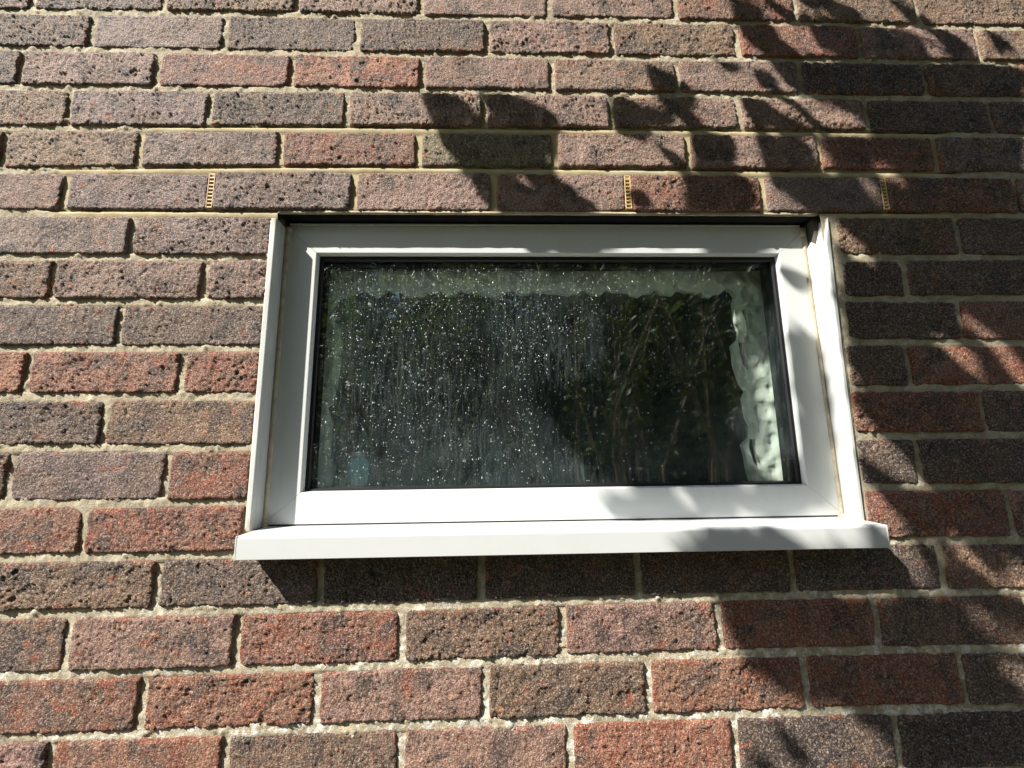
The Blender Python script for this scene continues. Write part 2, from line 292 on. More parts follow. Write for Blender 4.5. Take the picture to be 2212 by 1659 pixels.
def mat_upvc():
    t = NT('white_upvc')
    tc = t.n('TexCoord'); v = tc.outputs['Object']
    c = t.mix(t.ramp(t.noise(v, 9, 5, 0.6), [(0.42, 0.0), (0.75, 0.22)]), (0.60, 0.625, 0.625), (0.48, 0.475, 0.43))
    c = t.mix(t.ramp(t.noise(v, 300, 2, 0.5), [(0.74, 0.0), (0.78, 0.65)]), c, (0.22, 0.20, 0.17))
    # brown grime creeping in from the sealant and the corners
    sx = t.n('SeparateXYZ'); t.l(v, sx.inputs[0])
    dx = t.math('ABSOLUTE', t.math('SUBTRACT', sx.outputs[0], 0.786)); dz = t.math('ABSOLUTE', t.math('SUBTRACT', sx.outputs[2], -0.627))
    gx_ = t.ramp(t.math('MULTIPLY', t.math('SUBTRACT', dx, 0.40), 20.0), [(0.35, 0.0), (0.80, 0.55)])
    gz_ = t.ramp(t.math('MULTIPLY', t.math('SUBTRACT', dz, 0.19), 18.0), [(0.45, 0.0), (0.95, 0.6)])
    gr_ = t.math('ADD', t.math('MULTIPLY', gx_, 0.6), t.math('MULTIPLY', t.math('MULTIPLY', gx_, gz_), 2.2), True)
    mpv = t.n('Mapping'); mpv.inputs['Scale'].default_value = (1, 1, 0.25); t.l(v, mpv.inputs['Vector'])
    gr_ = t.math('MULTIPLY', gr_, t.ramp(t.noise(mpv.outputs[0], 90, 4, 0.7), [(0.36, 0.15), (0.66, 1.0)]))
    c = t.mix(gr_, c, (0.30, 0.25, 0.17))
    h = t.noise(v, 60, 3, 0.5)
    return t.done(t.bsdf(c, 0.30, 0.45, t.bump(h, 0.06, 0.002)))

def mat_sill():
    t = NT('white_sill_plastic')
    tc = t.n('TexCoord'); v = tc.outputs['Object']
    sep = t.n('SeparateXYZ'); geo = t.n('NewGeometry'); t.l(geo.outputs['Normal'], sep.inputs[0])
    up = t.ramp(sep.outputs['Z'], [(0.7, 0.0), (0.9, 1.0)])
    c = t.mix(t.ramp(t.noise(v, 12, 4, 0.6), [(0.45, 0.0), (0.75, 0.2)]), (0.56, 0.58, 0.58), (0.45, 0.44, 0.40))
    sp = t.math('MULTIPLY', up, t.ramp(t.noise(v, 260, 2, 0.6), [(0.66, 0.0), (0.70, 0.8)]))
    c = t.mix(sp, c, (0.16, 0.14, 0.11))
    return t.done(t.bsdf(c, 0.28, 0.45))

def mat_glass():
    t = NT('window_glass')
    tc = t.n('TexCoord'); v = tc.outputs['Object']
    fr = t.n('Fresnel'); bk = t.n('NewGeometry').outputs['Backfacing']; t.l(t.math('SUBTRACT', 1.52, t.math('MULTIPLY', bk, 1.52 - 1 / 1.52)), fr.inputs['IOR'])
    f = t.math('MULTIPLY', fr.outputs[0], 1.15, True)
    tr = t.n('BsdfTransparent'); tr.inputs[0].default_value = (0.95, 0.985, 0.98, 1)
    gl = t.n('BsdfGlossy'); gl.inputs['Roughness'].default_value = 0.0; gl.inputs[0].default_value = (1, 1, 1, 1)
    m = t.n('MixShader'); t.l(f, m.inputs[0]); t.l(tr.outputs[0], m.inputs[1]); t.l(gl.outputs[0], m.inputs[2])
    # limescale film and run marks
    mp = t.n('Mapping'); mp.inputs['Scale'].default_value = (1, 1, 0.09); t.l(v, mp.inputs['Vector'])
    wv = t.n('TexNoise'); wv.inputs['Scale'].default_value = 25; t.l(v, wv.inputs['Vector'])
    wa = t.n('VectorMath', operation='MULTIPLY_ADD'); wa.inputs[1].default_value = (0.010, 0.0, 0.0); t.l(wv.outputs['Color'], wa.inputs[0]); t.l(mp.outputs[0], wa.inputs[2])
    st = t.ramp(t.noise(wa.outputs[0], 300, 4, 0.6), [(0.50, 0.0), (0.68, 1.0)])
    patch = t.ramp(t.noise(v, 7, 3, 0.5), [(0.38, 0.15), (0.66, 1.0)])
    film = t.ramp(t.noise(v, 16, 4, 0.6), [(0.35, 0.002), (0.75, 0.014)])
    sg = t.n('SeparateXYZ'); t.l(v, sg.inputs[0])
    low = t.ramp(t.math('MULTIPLY', t.math('ADD', sg.outputs[2], 0.83), 5.0), [(0.0, 1.0), (0.75, 0.0)])
    film = t.math('ADD', film, t.math('MULTIPLY', t.math('MULTIPLY', low, t.ramp(t.noise(v, 22, 4, 0.6), [(0.35, 0.2), (0.7, 1.0)])), 0.035))
    fac = t.math('ADD', t.math('MULTIPLY', t.math('MULTIPLY', st, patch), 0.055), film, True)
    df = t.n('BsdfDiffuse'); df.inputs[0].default_value = (0.52, 0.66, 0.69, 1)
    m2 = t.n('MixShader'); t.l(fac, m2.inputs[0]); t.l(m.outputs[0], m2.inputs[1]); t.l(df.outputs[0], m2.inputs[2])
    return t.done(m2.outputs[0])

def mat_obscure():
    t = NT('rippled_obscure_glass')
    tr = t.n('BsdfTransparent'); tr.inputs[0].default_value = (0.98, 0.99, 0.98, 1)
    m = t.n('MixShader'); m.inputs[0].default_value = 0.06
    gg = t.n('BsdfGlossy'); gg.inputs['Roughness'].default_value = 0.03
    t.l(tr.outputs[0], m.inputs[1]); t.l(gg.outputs[0], m.inputs[2])
    return t.done(m.outputs[0])

def mat_drops():
    t = NT('dried_rain_spots')
    b = t.bsdf((0.85, 0.88, 0.88), 0.12, 0.9)
    tr = t.n('BsdfTransparent')
    m = t.n('MixShader'); rn = t.n('NewGeometry').outputs['Random Per Island']; t.l(t.math('ADD', t.math('MULTIPLY', rn, 0.5), 0.15), m.inputs[0])
    t.l(tr.outputs[0], m.inputs[1]); t.l(b, m.inputs[2])
    return t.done(m.outputs[0])

def mat_leaf(name, col, tl=0.3):
    t = NT(name)
    oi = t.n('NewGeometry')
    c = t.mix(oi.outputs['Random Per Island'], tuple(x * 0.65 for x in col), tuple(x * 1.5 for x in col))
    d = t.bsdf(c, 0.45, 0.5)
    tb = t.n('BsdfTranslucent'); t.l(t.mix(0.5, c, (0.16, 0.22, 0.03)), tb.inputs[0])
    m = t.n('MixShader'); m.inputs[0].default_value = tl
    t.l(d, m.inputs[1]); t.l(tb.outputs[0], m.inputs[2])
    return t.done(m.outputs[0])

M_BRICK = mat_brick(); M_MORTAR = mat_mortar(); M_UPVC = mat_upvc(); M_SILL = mat_sill()
M_GLASS = mat_glass(); M_OBS = mat_obscure(); M_DROP = mat_drops()
M_RUBBER = simple('black_rubber', (0.008, 0.008, 0.010), 0.45, 0.35)
M_SPACER = simple('dark_spacer', (0.010, 0.011, 0.013), 0.5, 0.3)
M_DPC = simple('black_plastic_strip', (0.004, 0.004, 0.005), 0.6, 0.15)
M_BACK = simple('cavity_block', (0.10, 0.09, 0.08), 0.9, 0.1)
t = NT('pale_lining_plate'); _v = t.n('TexCoord').outputs['Object']
_vo = t.n('TexVoronoi', feature='SMOOTH_F1'); _vo.inputs['Scale'].default_value = 42; _nz = t.n('TexNoise'); _nz.inputs['Scale'].default_value = 30; t.l(_v, _nz.inputs['Vector'])
_vm = t.n('VectorMath', operation='MULTIPLY_ADD'); _vm.inputs[1].default_value = (0.02, 0.02, 0.02); t.l(_nz.outputs['Color'], _vm.inputs[0]); t.l(_v, _vm.inputs[2]); t.l(_vm.outputs[0], _vo.inputs['Vector'])
M_LINER = t.done(t.bsdf(t.mix(t.noise(_v, 12, 3), (0.86, 0.87, 0.78), (0.90, 0.90, 0.83)), 0.35, 0.5, t.bump(_vo.outputs['Distance'], 0.8, 0.016)))
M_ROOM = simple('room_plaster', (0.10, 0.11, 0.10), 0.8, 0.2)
M_WEEP = simple('ochre_plastic', (0.52, 0.37, 0.18), 0.5, 0.35)
M_BLUE = simple('blue_plastic', (0.22, 0.72, 0.85), 0.3, 0.5)
M_CAP = simple('white_plastic', (0.8, 0.8, 0.8), 0.3, 0.5)
t = NT('aged_sealant'); _v = t.n('TexCoord').outputs['Object']
M_SEAL = t.done(t.bsdf(t.mix(t.ramp(t.noise(_v, 70, 5, 0.7), [(0.35, 0.0), (0.7, 1.0)]), (0.36, 0.30, 0.21), (0.56, 0.50, 0.40)), 0.6, 0.3, t.bump(t.noise(_v, 120, 3), 0.3, 0.001)))
t = NT('bark'); _v = t.n('TexCoord').outputs['Object']
M_BARK = t.done(t.bsdf(t.mix(t.noise(_v, 30, 4), (0.07, 0.05, 0.035), (0.20, 0.155, 0.11)), 0.85, 0.2, t.bump(t.noise(_v, 60, 4), 0.7, 0.006)))
M_LEAF = mat_leaf('laurel_leaf', (0.06, 0.11, 0.025), 0.25)
M_HEDGE = mat_leaf('hedge_leaf', (0.07, 0.115, 0.035), 0.35)
M_TWIG = simple('pale_twig', (0.34, 0.28, 0.20), 0.7, 0.3)
M_SHRUB = mat_leaf('shrub_leaf', (0.07, 0.11, 0.03), 0.3)
M_HEDGE2 = mat_leaf('hedge_leaf_blue_green', (0.05, 0.085, 0.05), 0.2)

# ------------------------------------------------------------------ the brick wall
def joint_z(k, x):
    """height of the centre of bed joint k (0 = highest measured) at x"""
    if 0 <= k <= 15:
        q = JOINTS[k]; return np.interp(x, [a[0] for a in q], [a[1] for a in q])
    return np.full_like(np.asarray(x, dtype=float), -0.075 * k)

X0, X1 = -0.62, 2.12
K0, K1 = -3, 21            # courses built brick by brick (course k lies between joints k-1 and k)
JAMB_R = {6: 1.2615, 7: 1.2600, 8: 1.2570, 9: 1.2480, 10: 1.2450, 11: 1.2430, 12: 1.2400}
JAMB_L = 0.3325

def perps(k):
    meas = dict((n, x) for n, x in PERPS.get(k, []))
    par = 0 if k % 2 else 1
    res = []
    r = random.Random(k * 91 + 5)
    for n in range(-8, 24):
        if (n - par) % 2: continue
        if n in meas: res.append(meas[n]); continue
        if meas:
            nn = min(meas, key=lambda q: abs(q - n)); res.append(meas[nn] + (n - nn) * 0.1131)
        else: res.append(n * 0.1131 + r.uniform(-0.004, 0.004))
    return res

# colour families seen in the wall: linear base colour and how much red body shows
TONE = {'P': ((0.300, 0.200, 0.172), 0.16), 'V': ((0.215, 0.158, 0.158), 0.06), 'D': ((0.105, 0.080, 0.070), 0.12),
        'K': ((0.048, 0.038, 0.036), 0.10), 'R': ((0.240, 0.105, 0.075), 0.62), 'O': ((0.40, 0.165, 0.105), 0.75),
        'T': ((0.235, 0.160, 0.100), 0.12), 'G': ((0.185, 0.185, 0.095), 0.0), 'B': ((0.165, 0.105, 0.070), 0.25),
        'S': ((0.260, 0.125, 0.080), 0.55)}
TONES = {0: 'DDTPPPSTT', 1: 'DVDDPTRPTT', 2: 'DPROPPPKBP', 3: 'TVDPPPPDDP', 4: 'TVRGPPRVV', 5: 'PVVPPRVRP',
         6: 'VV', 7: 'BPP', 8: 'DD', 9: 'OSR', 10: 'DT', 11: 'TVR', 12: 'SR', 13: 'BDKKKKTS', 14: 'BPRBPSB',  # dark bricks under the sill, toned near-black to deepen its shadow
         15: 'RSPBSSD', 16: 'PSBPOK'}
TONES_R = {6: 'BD', 7: 'KD', 8: 'KR', 9: 'KSB', 10: 'RD', 11: 'KKD', 12: 'RP'}  # near-black tones among these deepen the shade on this side

def brick_mesh(name, L, H, fine, seed, rough):
    """one rock-faced brick: relief grid in front, four sides running back into the wall. Origin = centre of the face"""
    step = 0.0018 if fine else 0.006
    nu, nv = max(6, int(L / step)), max(5, int(H / step))
    u = np.linspace(0, 1, nu + 1); w = np.linspace(0, 1, nv + 1)
    # tighten the outermost rows so that the arris is rounded
    uu = u * L; ww = w * H
    uu[1] = min(uu[1], 0.0012); uu[-2] = L - uu[1]; ww[1] = min(ww[1], 0.0012); ww[-2] = H - ww[1]
    U, V = np.meshgrid(uu, ww, indexing='ij')
    s = seed * 3.7
    d = np.minimum(np.minimum(U, L - U), np.minimum(V, H - V))
    inward = np.clip(1 - d / 0.010, 0, 1)
    # wavering outline
    wob = 0.0017
    Ux = U + wob * fbm(V / 0.012 + s, U / 0.05 + 3 * s, seed, 3) * inward
    Vx = V + wob * fbm(U / 0.013 + 2 * s, V / 0.05 + s, seed + 9, 3) * inward
    RR = random.Random(seed * 31 + 7)
    kind = RR.choice(['crust', 'crust', 'grain', 'grain', 'drag', 'smooth']) if not rough else RR.choice(['crust', 'crust', 'grain', 'drag'])
    cell = RR.uniform(0.0048, 0.0085) * (1.2 if kind == 'crust' else 1.0)
    stretch = {'crust': 0.9, 'grain': 0.75, 'drag': 0.42, 'smooth': 1.0}[kind]
    amp = {'crust': 1.65, 'grain': 1.3, 'drag': 1.45, 'smooth': 0.95}[kind] * RR.uniform(0.9, 1.1)
    sl = RR.uniform(-0.5, 0.5)
    Us = U + sl * V + 0.004 * fbm(V / 0.02 + s, U / 0.03, seed + 15, 2)
    a = fbm(Us / (cell * stretch) + s, V / (cell * (1.7 if kind == 'drag' else 1.0)) - s, seed + 20, 3)
    patchy = 0.55 + 0.9 * noise2(U / 0.04 + s, V / 0.03, seed + 33)
    b = fbm(U / 0.022 - s, V / 0.022 + s, seed + 40, 2)
    ridg = 1 - np.abs(a) * 1.6
    c3 = fbm(U / (cell * 0.45) - s, V / (cell * 0.5) + s, seed + 70, 2)
    big = fbm(U / 0.012 + 2 * s, V / 0.009 - s, seed + 120, 2)
    a2 = np.tanh((a + 0.25) * 1.3) * 0.75; a2 = np.where(a2 < 0, a2 * 0.45, a2); c3 = np.abs(c3) * 1.5 - 0.4
    c4 = fbm(U / 0.0024 + s, V / 0.0026 - s, seed + 90, 1)
    hgt = (0.0011 * a2 + 0.00088 * c3) * patchy + 0.0010 * b + 0.00060 * c4 + 0.0008 * np.abs(big) * (kind in ('crust', 'drag'))
    hgt = hgt * amp
    r = 0.0026 + 0.0014 * fbm(U / 0.02 + 5 + s, V / 0.02, seed + 60, 2)
    fall = np.clip(1 - d / r, 0, 1) ** 2 * (0.0024)
    # chipped corners
    for cx, cz in ((0, 0), (L, 0), (0, H), (L, H)):
        rr = 0.002 + 0.009 * random.Random(seed * 7 + int(cx * 1e3) + int(cz * 1e4)).random() ** 2
        q = np.hypot(U - cx, V - cz) / rr
        fall = fall + np.clip(1 - q, 0, 1) * 0.0035
    Y = -hgt + fall
    verts = [np.stack([Ux - L / 2, Y, Vx - H / 2], -1).reshape(-1, 3)]
    idx = np.arange((nu + 1) * (nv + 1)).reshape(nu + 1, nv + 1)
    quads = [np.stack([idx[:-1, :-1], idx[1:, :-1], idx[1:, 1:], idx[:-1, 1:]], -1).reshape(-1, 4)]
    ring = np.concatenate([idx[:, 0], idx[-1, 1:], idx[-2::-1, -1], idx[0, -2:0:-1]])
    rv = verts[0][ring]
    base = len(verts[0])
    rows = [rv * np.array([1, 0, 1]) + np.array([0, yy, 0]) for yy in (0.009, 0.030)]
    verts += rows
    prev = ring
    for k in range(2):
        cur = base + k * len(ring) + np.arange(len(ring))
        quads.append(np.stack([prev, np.roll(prev, -1), np.roll(cur, -1), cur], -1)[:, ::-1])
        prev = cur
    nr = 2 * len(ring)
    edge = np.concatenate([np.clip(1 - d / 0.009, 0, 1).ravel(), np.ones(nr)])
    rel = np.concatenate([(a * 0.5 + 0.5).ravel(), np.full(nr, 0.5)])
    return mesh_np(name, np.concatenate(verts), np.concatenate(quads)[:, ::-1], True, {'edge': edge, 'relief': rel})

wall = empty('brick_wall', (0, 0, 0))
tag(wall, 'weathered wall of red, brown and purple rock-faced bricks around the white window', 'brick wall')
HALF = 0.0056
def half_at(k, x):
    return 0.0070 if (k == 3 and 0.10 < x < 1.50) or (k == 4 and -0.04 < x < 1.50) or (k == 5 and -0.05 < x < 0.35) else HALF
bricks = []           # x0, x1, z0, z1 for the mortar mask
seed = 0
for k in range(K0, K1 + 1):
    ps = perps(k)
    vis = TONES.get(k, '')
    first = None
    spans = []
    for a, b in zip(ps[:-1], ps[1:]):
        spans.append((a + 0.0055, b - 0.0055))
    out = []
    for (a, b) in spans:
        if b < X0 or a > X1: continue
        if 6 <= k <= 12:
            if b > JAMB_L and a < JAMB_R[k]:
                if a < JAMB_L - 0.012: out.append((a, JAMB_L))
                if b > JAMB_R[k] + 0.012: out.append((JAMB_R[k], b))
                continue
        out.append((a, b))
    li = ri = 0
    zt = float(joint_z(k, 0.0)); 
    for (a, b) in out:
        seed += 1
        xc = (a + b) / 2
        z1 = float(joint_z(k - 1, xc)) - half_at(k - 1, xc); z0 = float(joint_z(k, xc)) + half_at(k, xc)
        vx0, vx1 = -0.16 + (0.02 - zc if (zc := (z0 + z1) / 2) else 0) * 0.178, 1.67 + zc * 0.23
        seen = (b > vx0 + 0.004 and a < vx1 and z0 < 0.065 and z1 > -1.21)
        R = random.Random(seed * 13)
        ch = None
        if seen:
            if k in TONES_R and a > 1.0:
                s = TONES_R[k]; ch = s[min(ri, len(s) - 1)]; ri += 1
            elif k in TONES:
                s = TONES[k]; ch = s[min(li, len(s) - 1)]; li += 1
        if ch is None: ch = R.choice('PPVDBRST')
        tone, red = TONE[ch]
        j = R.uniform(0.9, 1.12)
        L, H = b - a, z1 - z0
        dz = R.uniform(-0.0006, 0.0006)
        me = brick_mesh('brick', L, H, seen, seed, ch in 'DTKBO' or R.random() < 0.3)
        o = link('brick', me, M_BRICK, wall, (xc, R.uniform(-0.0012, 0.0012), (z0 + z1) / 2 + dz))
        slope = float(joint_z(k, b) - joint_z(k, a)) / L if 0 <= k <= 15 else 0
        o.rotation_euler = (R.uniform(-0.006, 0.006), -math.atan(slope) + R.uniform(-0.003, 0.003), R.uniform(-0.004, 0.004))
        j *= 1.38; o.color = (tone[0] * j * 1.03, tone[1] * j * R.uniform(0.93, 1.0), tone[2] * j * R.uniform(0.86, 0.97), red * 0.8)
        if k >= 9 and ch in 'PRST': o.color = (o.color[0] * 1.08, o.color[1] * 0.95, o.color[2] * 0.92, o.color[3] + 0.08)
        bricks.append((a, b, z0, z1, k))

# mortar: a fine relief grid kept only where joints run
def build_mortar():
    st = 0.0025
    xs = np.arange(X0, X1, st); zs = np.arange(-0.075 * K1, -0.075 * (K0 - 1) + 0.004, st)
    Xg, Zg = np.meshgrid(xs, zs, indexing='ij')
    keep = np.ones(Xg.shape, bool)
    perp_d = np.full(Xg.shape, 1.0)
    dist = np.full(Xg.shape, 1.0)
    for (a, b, z0, z1, k) in bricks:
        i0, i1 = np.searchsorted(xs, [a + 0.004, b - 0.004]); j0, j1 = np.searchsorted(zs, [z0 + 0.004, z1 - 0.004])
        keep[i0:i1, j0:j1] = False
    keep &= ~((Xg > 0.3400) & (Xg < 1.2345) & (Zg > -0.902) & (Zg < HEAD_Z + 0.0005))
    # signed position inside the nearest bed joint, -1..1
    kk = np.round(-Zg / 0.075)
    jz = np.zeros_like(Xg)
    for k in range(K0 - 1, K1 + 1):
        m = kk == k
        if m.any(): jz[m] = joint_z(k, Xg[m])
    tb = (Zg - jz) / HALF
    bed = np.abs(tb) < 1.25
    # repointed (fresh) stretches
    fresh = np.zeros_like(Xg)
    def sm(a, w): return np.clip(0.5 + a / w, 0, 1)
    for k, xa, xb in ((3, 0.118, 1.484), (4, -0.02, 1.492), (5, -0.012, 1.452)):
        m = kk == k
        f = sm(Xg - xa, 0.02) * sm(xb - Xg, 0.02)
        fresh = np.where(m & bed, f, fresh)
    for k, xa, xb in ((4, 0.08, 1.49), (5, -0.03, 1.42)):
        m = (Zg < joint_z(k - 1, Xg) - HALF * 0.8) & (Zg > joint_z(k, Xg) + HALF * 0.8)
        fresh = np.where(m, sm(Xg - xa, 0.02) * sm(xb - Xg, 0.02), fresh)
    n1 = fbm(Xg / 0.006, Zg / 0.006, 3, 3); n2 = fbm(Xg / 0.03, Zg / 0.03, 8, 3); n3 = fbm(Xg / 0.010, Zg / 0.010, 15, 2)
    depth_old = np.where(bed, 0.0028, 0.0030 + 0.0024 * noise2(Xg / 0.12, Zg / 0.075, 41)) + 0.0011 * n1 + 0.0018 * n2
    blob = np.clip(n3 - 0.42, 0, 1) * 0.006
    depth_old = depth_old - blob
    # the tooled joint is a hollow: deep under the upper brick, coming forward to the lower one
    hollow = 0.0022 + 0.0046 * np.clip((tb - 0.25) / 0.75, 0, 1) ** 1.3 + 0.0006 * tb * tb
    depth_new = np.where(bed, hollow, 0.0042) + 0.0003 * n1 + 0.0006 * n2
    Y = depth_old * (1 - fresh) + depth_new * fresh
    # smeared fillet beside the right-hand trim, flush with the wall
    fil = (Xg > 1.232) & (Xg < 1.272) & (Zg < -0.380) & (Zg > -0.905)
    Y = np.where(fil, 0.0010 + 0.0016 * n2 + 0.0007 * n1, Y)
    Y = np.maximum(Y, -0.0015)
    salts = np.where(Zg < -0.86, 0.35 + 0.6 * np.clip(-(Zg + 0.9) / 0.2, 0, 1), 0.30) * (1 - fresh)
    salts = np.where((Xg > 0.35) & (Zg < -0.86), salts * 1.15, salts * 0.8)
    cellk = keep[:-1, :-1] | keep[1:, :-1] | keep[:-1, 1:] | keep[1:, 1:]
    inside = (Xg > 0.3400) & (Xg < 1.2345) & (Zg > -0.902) & (Zg < HEAD_Z + 0.0005)
    cellk &= ~(inside[:-1, :-1] | inside[1:, :-1] | inside[:-1, 1:] | inside[1:, 1:])
    idx = np.arange(Xg.size).reshape(Xg.shape)
    q = np.stack([idx[:-1, :-1], idx[:-1, 1:], idx[1:, 1:], idx[1:, :-1]], -1)[cellk]
    used = np.unique(q); remap = np.full(Xg.size, -1); remap[used] = np.arange(len(used))
    V = np.stack([Xg.ravel(), Y.ravel(), Zg.ravel()], -1)[used]
    me = mesh_np('mortar', V, remap[q][:, ::-1], True, {'fresh': fresh.ravel()[used], 'salts': salts.ravel()[used]})
    return link('mortar', me, M_MORTAR, wall)
build_mortar()

# block work behind, with the window opening left free
core = MB()
OX0, OX1, OZ0, OZ1 = 0.3402, 1.2335, -0.902, -0.3738
core.box(-4, OX0, 0.014, 0.112, GROUND, 2.6).box(OX1, 6, 0.014, 0.112, GROUND, 2.6)
core.box(OX0, OX1, 0.014, 0.112, GROUND, OZ0).box(OX0, OX1, 0.014, 0.112, OZ1, 2.6)
core.build('wall_core', M_BACK, wall)
# plainly coursed brickwork beyond the bricks built one by one
def far_brick_mat():
    t = NT('far_brickwork'); v = t.n('TexCoord').outputs['Object']
    mp = t.n('Mapping'); mp.inputs['Rotation'].default_value = (math.pi / 2, 0, 0); t.l(v, mp.inputs['Vector'])
    b = t.n('TexBrick'); b.inputs['Scale'].default_value = 1.0; b.inputs['Brick Width'].default_value = 0.2262; b.inputs['Row Height'].default_value = 0.075
    b.inputs['Mortar Size'].default_value = 0.005; b.inputs['Color1'].default_value = (0.19, 0.11, 0.085, 1); b.inputs['Color2'].default_value = (0.12, 0.085, 0.075, 1)
    b.inputs['Mortar'].default_value = (0.36, 0.32, 0.24, 1); t.l(mp.outputs[0], b.inputs['Vector'])
    c = t.mix(t.ramp(t.noise(v, 300, 4, 0.7), [(0.35, 0.0), (0.7, 0.7)]), b.outputs['Color'], (0.30, 0.24, 0.19))
    return t.done(t.bsdf(c, 0.8, 0.3, t.bump(t.noise(v, 260, 4, 0.7), 0.8, 0.003)))
far = MB()
zb, ztp = -0.075 * K1 - 0.002, -0.075 * (K0 - 1) + 0.004
far.box(-4, X0 - 0.12, 0.001, 0.0135, GROUND, 2.6).box(X1 + 0.12, 6, 0.001, 0.0135, GROUND, 2.6)
far.box(X0 - 0.12, X1 + 0.12, 0.001, 0.0135, GROUND, zb).box(X0 - 0.12, X1 + 0.12, 0.001, 0.0135, ztp, 2.6)
far.build('far_brickwork', far_brick_mat(), wall)
# strip of damp-proof membrane seen edge-on over the window, and the bedding above it
def wavy_strip(name, x0, x1, y0, y1, z0, z1, amp, mat, seed, parent):
    n = int((x1 - x0) / 0.004); secs = []
    for i in range(n + 1):
        x = x0 + (x1 - x0) * i / n
        w = float(fbm(np.array([x / 0.02]), np.array([seed * 1.7]), seed, 3)[0]) * amp
        w2 = float(fbm(np.array([x / 0.03 + 9]), np.array([seed * 2.7]), seed, 3)[0]) * amp
        secs.append([(x, y0 + w2, z0 + w), (x, y1, z0 + w * 0.5), (x, y1, z1), (x, y0 + w2, z1)])
    m = MB(); m.loft(secs)
    return m.build(name, mat, parent, True)
wavy_strip('bedding_mortar', 0.3405, 1.2330, 0.0020, 0.0055, HEAD_Z - 0.0006, -0.3725, 0.0009, M_MORTAR, 5, wall)
wavy_strip('damp_proof_strip', 0.3405, 1.2330, 0.0057, 0.0600, -0.3772, -0.3740, 0.0005, M_DPC, 11, wall)

# ------------------------------------------------------------------ weep vents in the lintel course
WEEPS = [(0.4609 - 0.2292, -0.335, 'weep vent left of the window, over its top left corner'),]
def weep(x, zc, h, lab, lean):
    m = MB(); w = 0.0104
    m.box(-w / 2, -w / 2 + 0.0015, 0, 0.011, -h / 2, h / 2).box(w / 2 - 0.0015, w / 2, 0, 0.011, -h / 2, h / 2)
    n = 9
    for i in range(n + 1):
        z = -h / 2 + (h - 0.0018) * i / n
        m.box(-w / 2 + 0.0015, w / 2 - 0.0015, 0.0004, 0.0024, z, z + 0.0027)
    m2 = MB(); m2.box(-w / 2 + 0.0015, w / 2 - 0.0015, 0.0108, 0.012, -h / 2, h / 2)
    r = empty('weep_vent', (x, -0.0006, zc)); r.rotation_euler = (0, lean, 0)
    f = m.build('vent_grille', M_WEEP, r); bevel(f, 0.0003, 1)
    m2.build('vent_back', simple('vent_slot_shade', (0.02, 0.008, 0.005), 0.8, 0.1), r)  # plate coloured dark to put shade into the slots
    tag(r, lab, 'weep vent', 'weep vents in the course over the window')
zc5 = lambda x: float((joint_z(4, x) + joint_z(5, x)) / 2)
weep(0.2317, zc5(0.2317), 0.060, 'slotted yellow plastic weep vent in the sunny brickwork left of the window corner', 0.0)
weep(0.9137, zc5(0.9137), 0.060, 'slotted yellow plastic weep vent over the top edge of the window, mostly in sun', 0.0)
weep(1.3525, zc5(1.3525), 0.058, 'slotted yellow plastic weep vent right of the window, amid leaf shadows', 0.0)

def lump(name, loc, r, sc, mat, seed, parent):
    import bmesh
    bm = bmesh.new(); bmesh.ops.create_icosphere(bm, subdivisions=3, radius=r)
    for v in bm.verts:
        n = float(fbm(np.array([v.co.x / r * 1.3 + seed]), np.array([v.co.z / r * 1.3 + v.co.y / r]), seed, 2)[0])
        v.co *= 1 + 0.3 * n
        v.co.x *= sc[0]; v.co.y *= sc[1]; v.co.z *= sc[2]
    me = bpy.data.meshes.new(name); bm.to_mesh(me); bm.free()
    for p in me.polygons: p.use_smooth = True
    return link(name, me, mat, parent, loc)
lump('mortar_dab', (0.2270, 0.0020, -0.2150), 0.008, (1.1, 0.4, 0.65), simple('tan_dab', (0.26, 0.20, 0.11), 0.9, 0.1), 3, wall)

# ------------------------------------------------------------------ the window
win = empty('window', (0, 0, 0))
tag(win, 'small white plastic framed window with rain spotted obscure glass', 'window')
FY = 0.028
def ring_member(name, outer, inner, section, side, mat, parent, gap=0.0002):
    """one mitred side of a frame. section: (f, y) with f = 0 at the outer, 1 at the inner rectangle"""
    ox0, ox1, oz0, oz1 = outer; ix0, ix1, iz0, iz1 = inner
    def corner(f, xs, zs):
        x = (ox0 + (ix0 - ox0) * f) if xs < 0 else (ox1 + (ix1 - ox1) * f)
        z = (oz0 + (iz0 - oz0) * f) if zs < 0 else (oz1 + (iz1 - oz1) * f)
        return x, z
    ends = {'top': ((-1, 1), (1, 1)), 'bottom': ((-1, -1), (1, -1)), 'left': ((-1, -1), (-1, 1)), 'right': ((1, -1), (1, 1))}[side]
    secs = []
    for e, (xs, zs) in enumerate(ends):
        loop = []
        for f, y in section:
            x, z = corner(f, xs, zs)
            g = gap if e == 0 else -gap
            loop.append((x + (g if side in ('top', 'bottom') else 0), y, z + (g if side in ('left', 'right') else 0)))
        secs.append(loop)
    m = MB(); m.loft(secs)
    return m.build(name, mat, parent)
OUT = (0.3405, 1.2315, -0.8660, -0.3838)
INN = (0.3960, 1.1770, -0.8187, -0.4340)
sec = [(0, 0.058), (0, FY + 0.0006), (0.012, FY), (0.955, FY), (0.972, FY + 0.0005), (1.0, 0.0370), (1.0, 0.0385), (0.8, 0.0385), (0.8, 0.058)]
for side, nm in (('top', 'frame_head'), ('bottom', 'frame_bottom_rail'), ('left', 'frame_jamb'), ('right', 'frame_jamb')):
    o = ring_member(nm, OUT, INN, sec, side, M_UPVC, win); bevel(o, 0.0004, 2, 25)
lip = MB().box(0.3475, 1.2200, FY - 0.0014, 0.055, -0.3832, -0.3806).build('head_lip', M_UPVC, win)
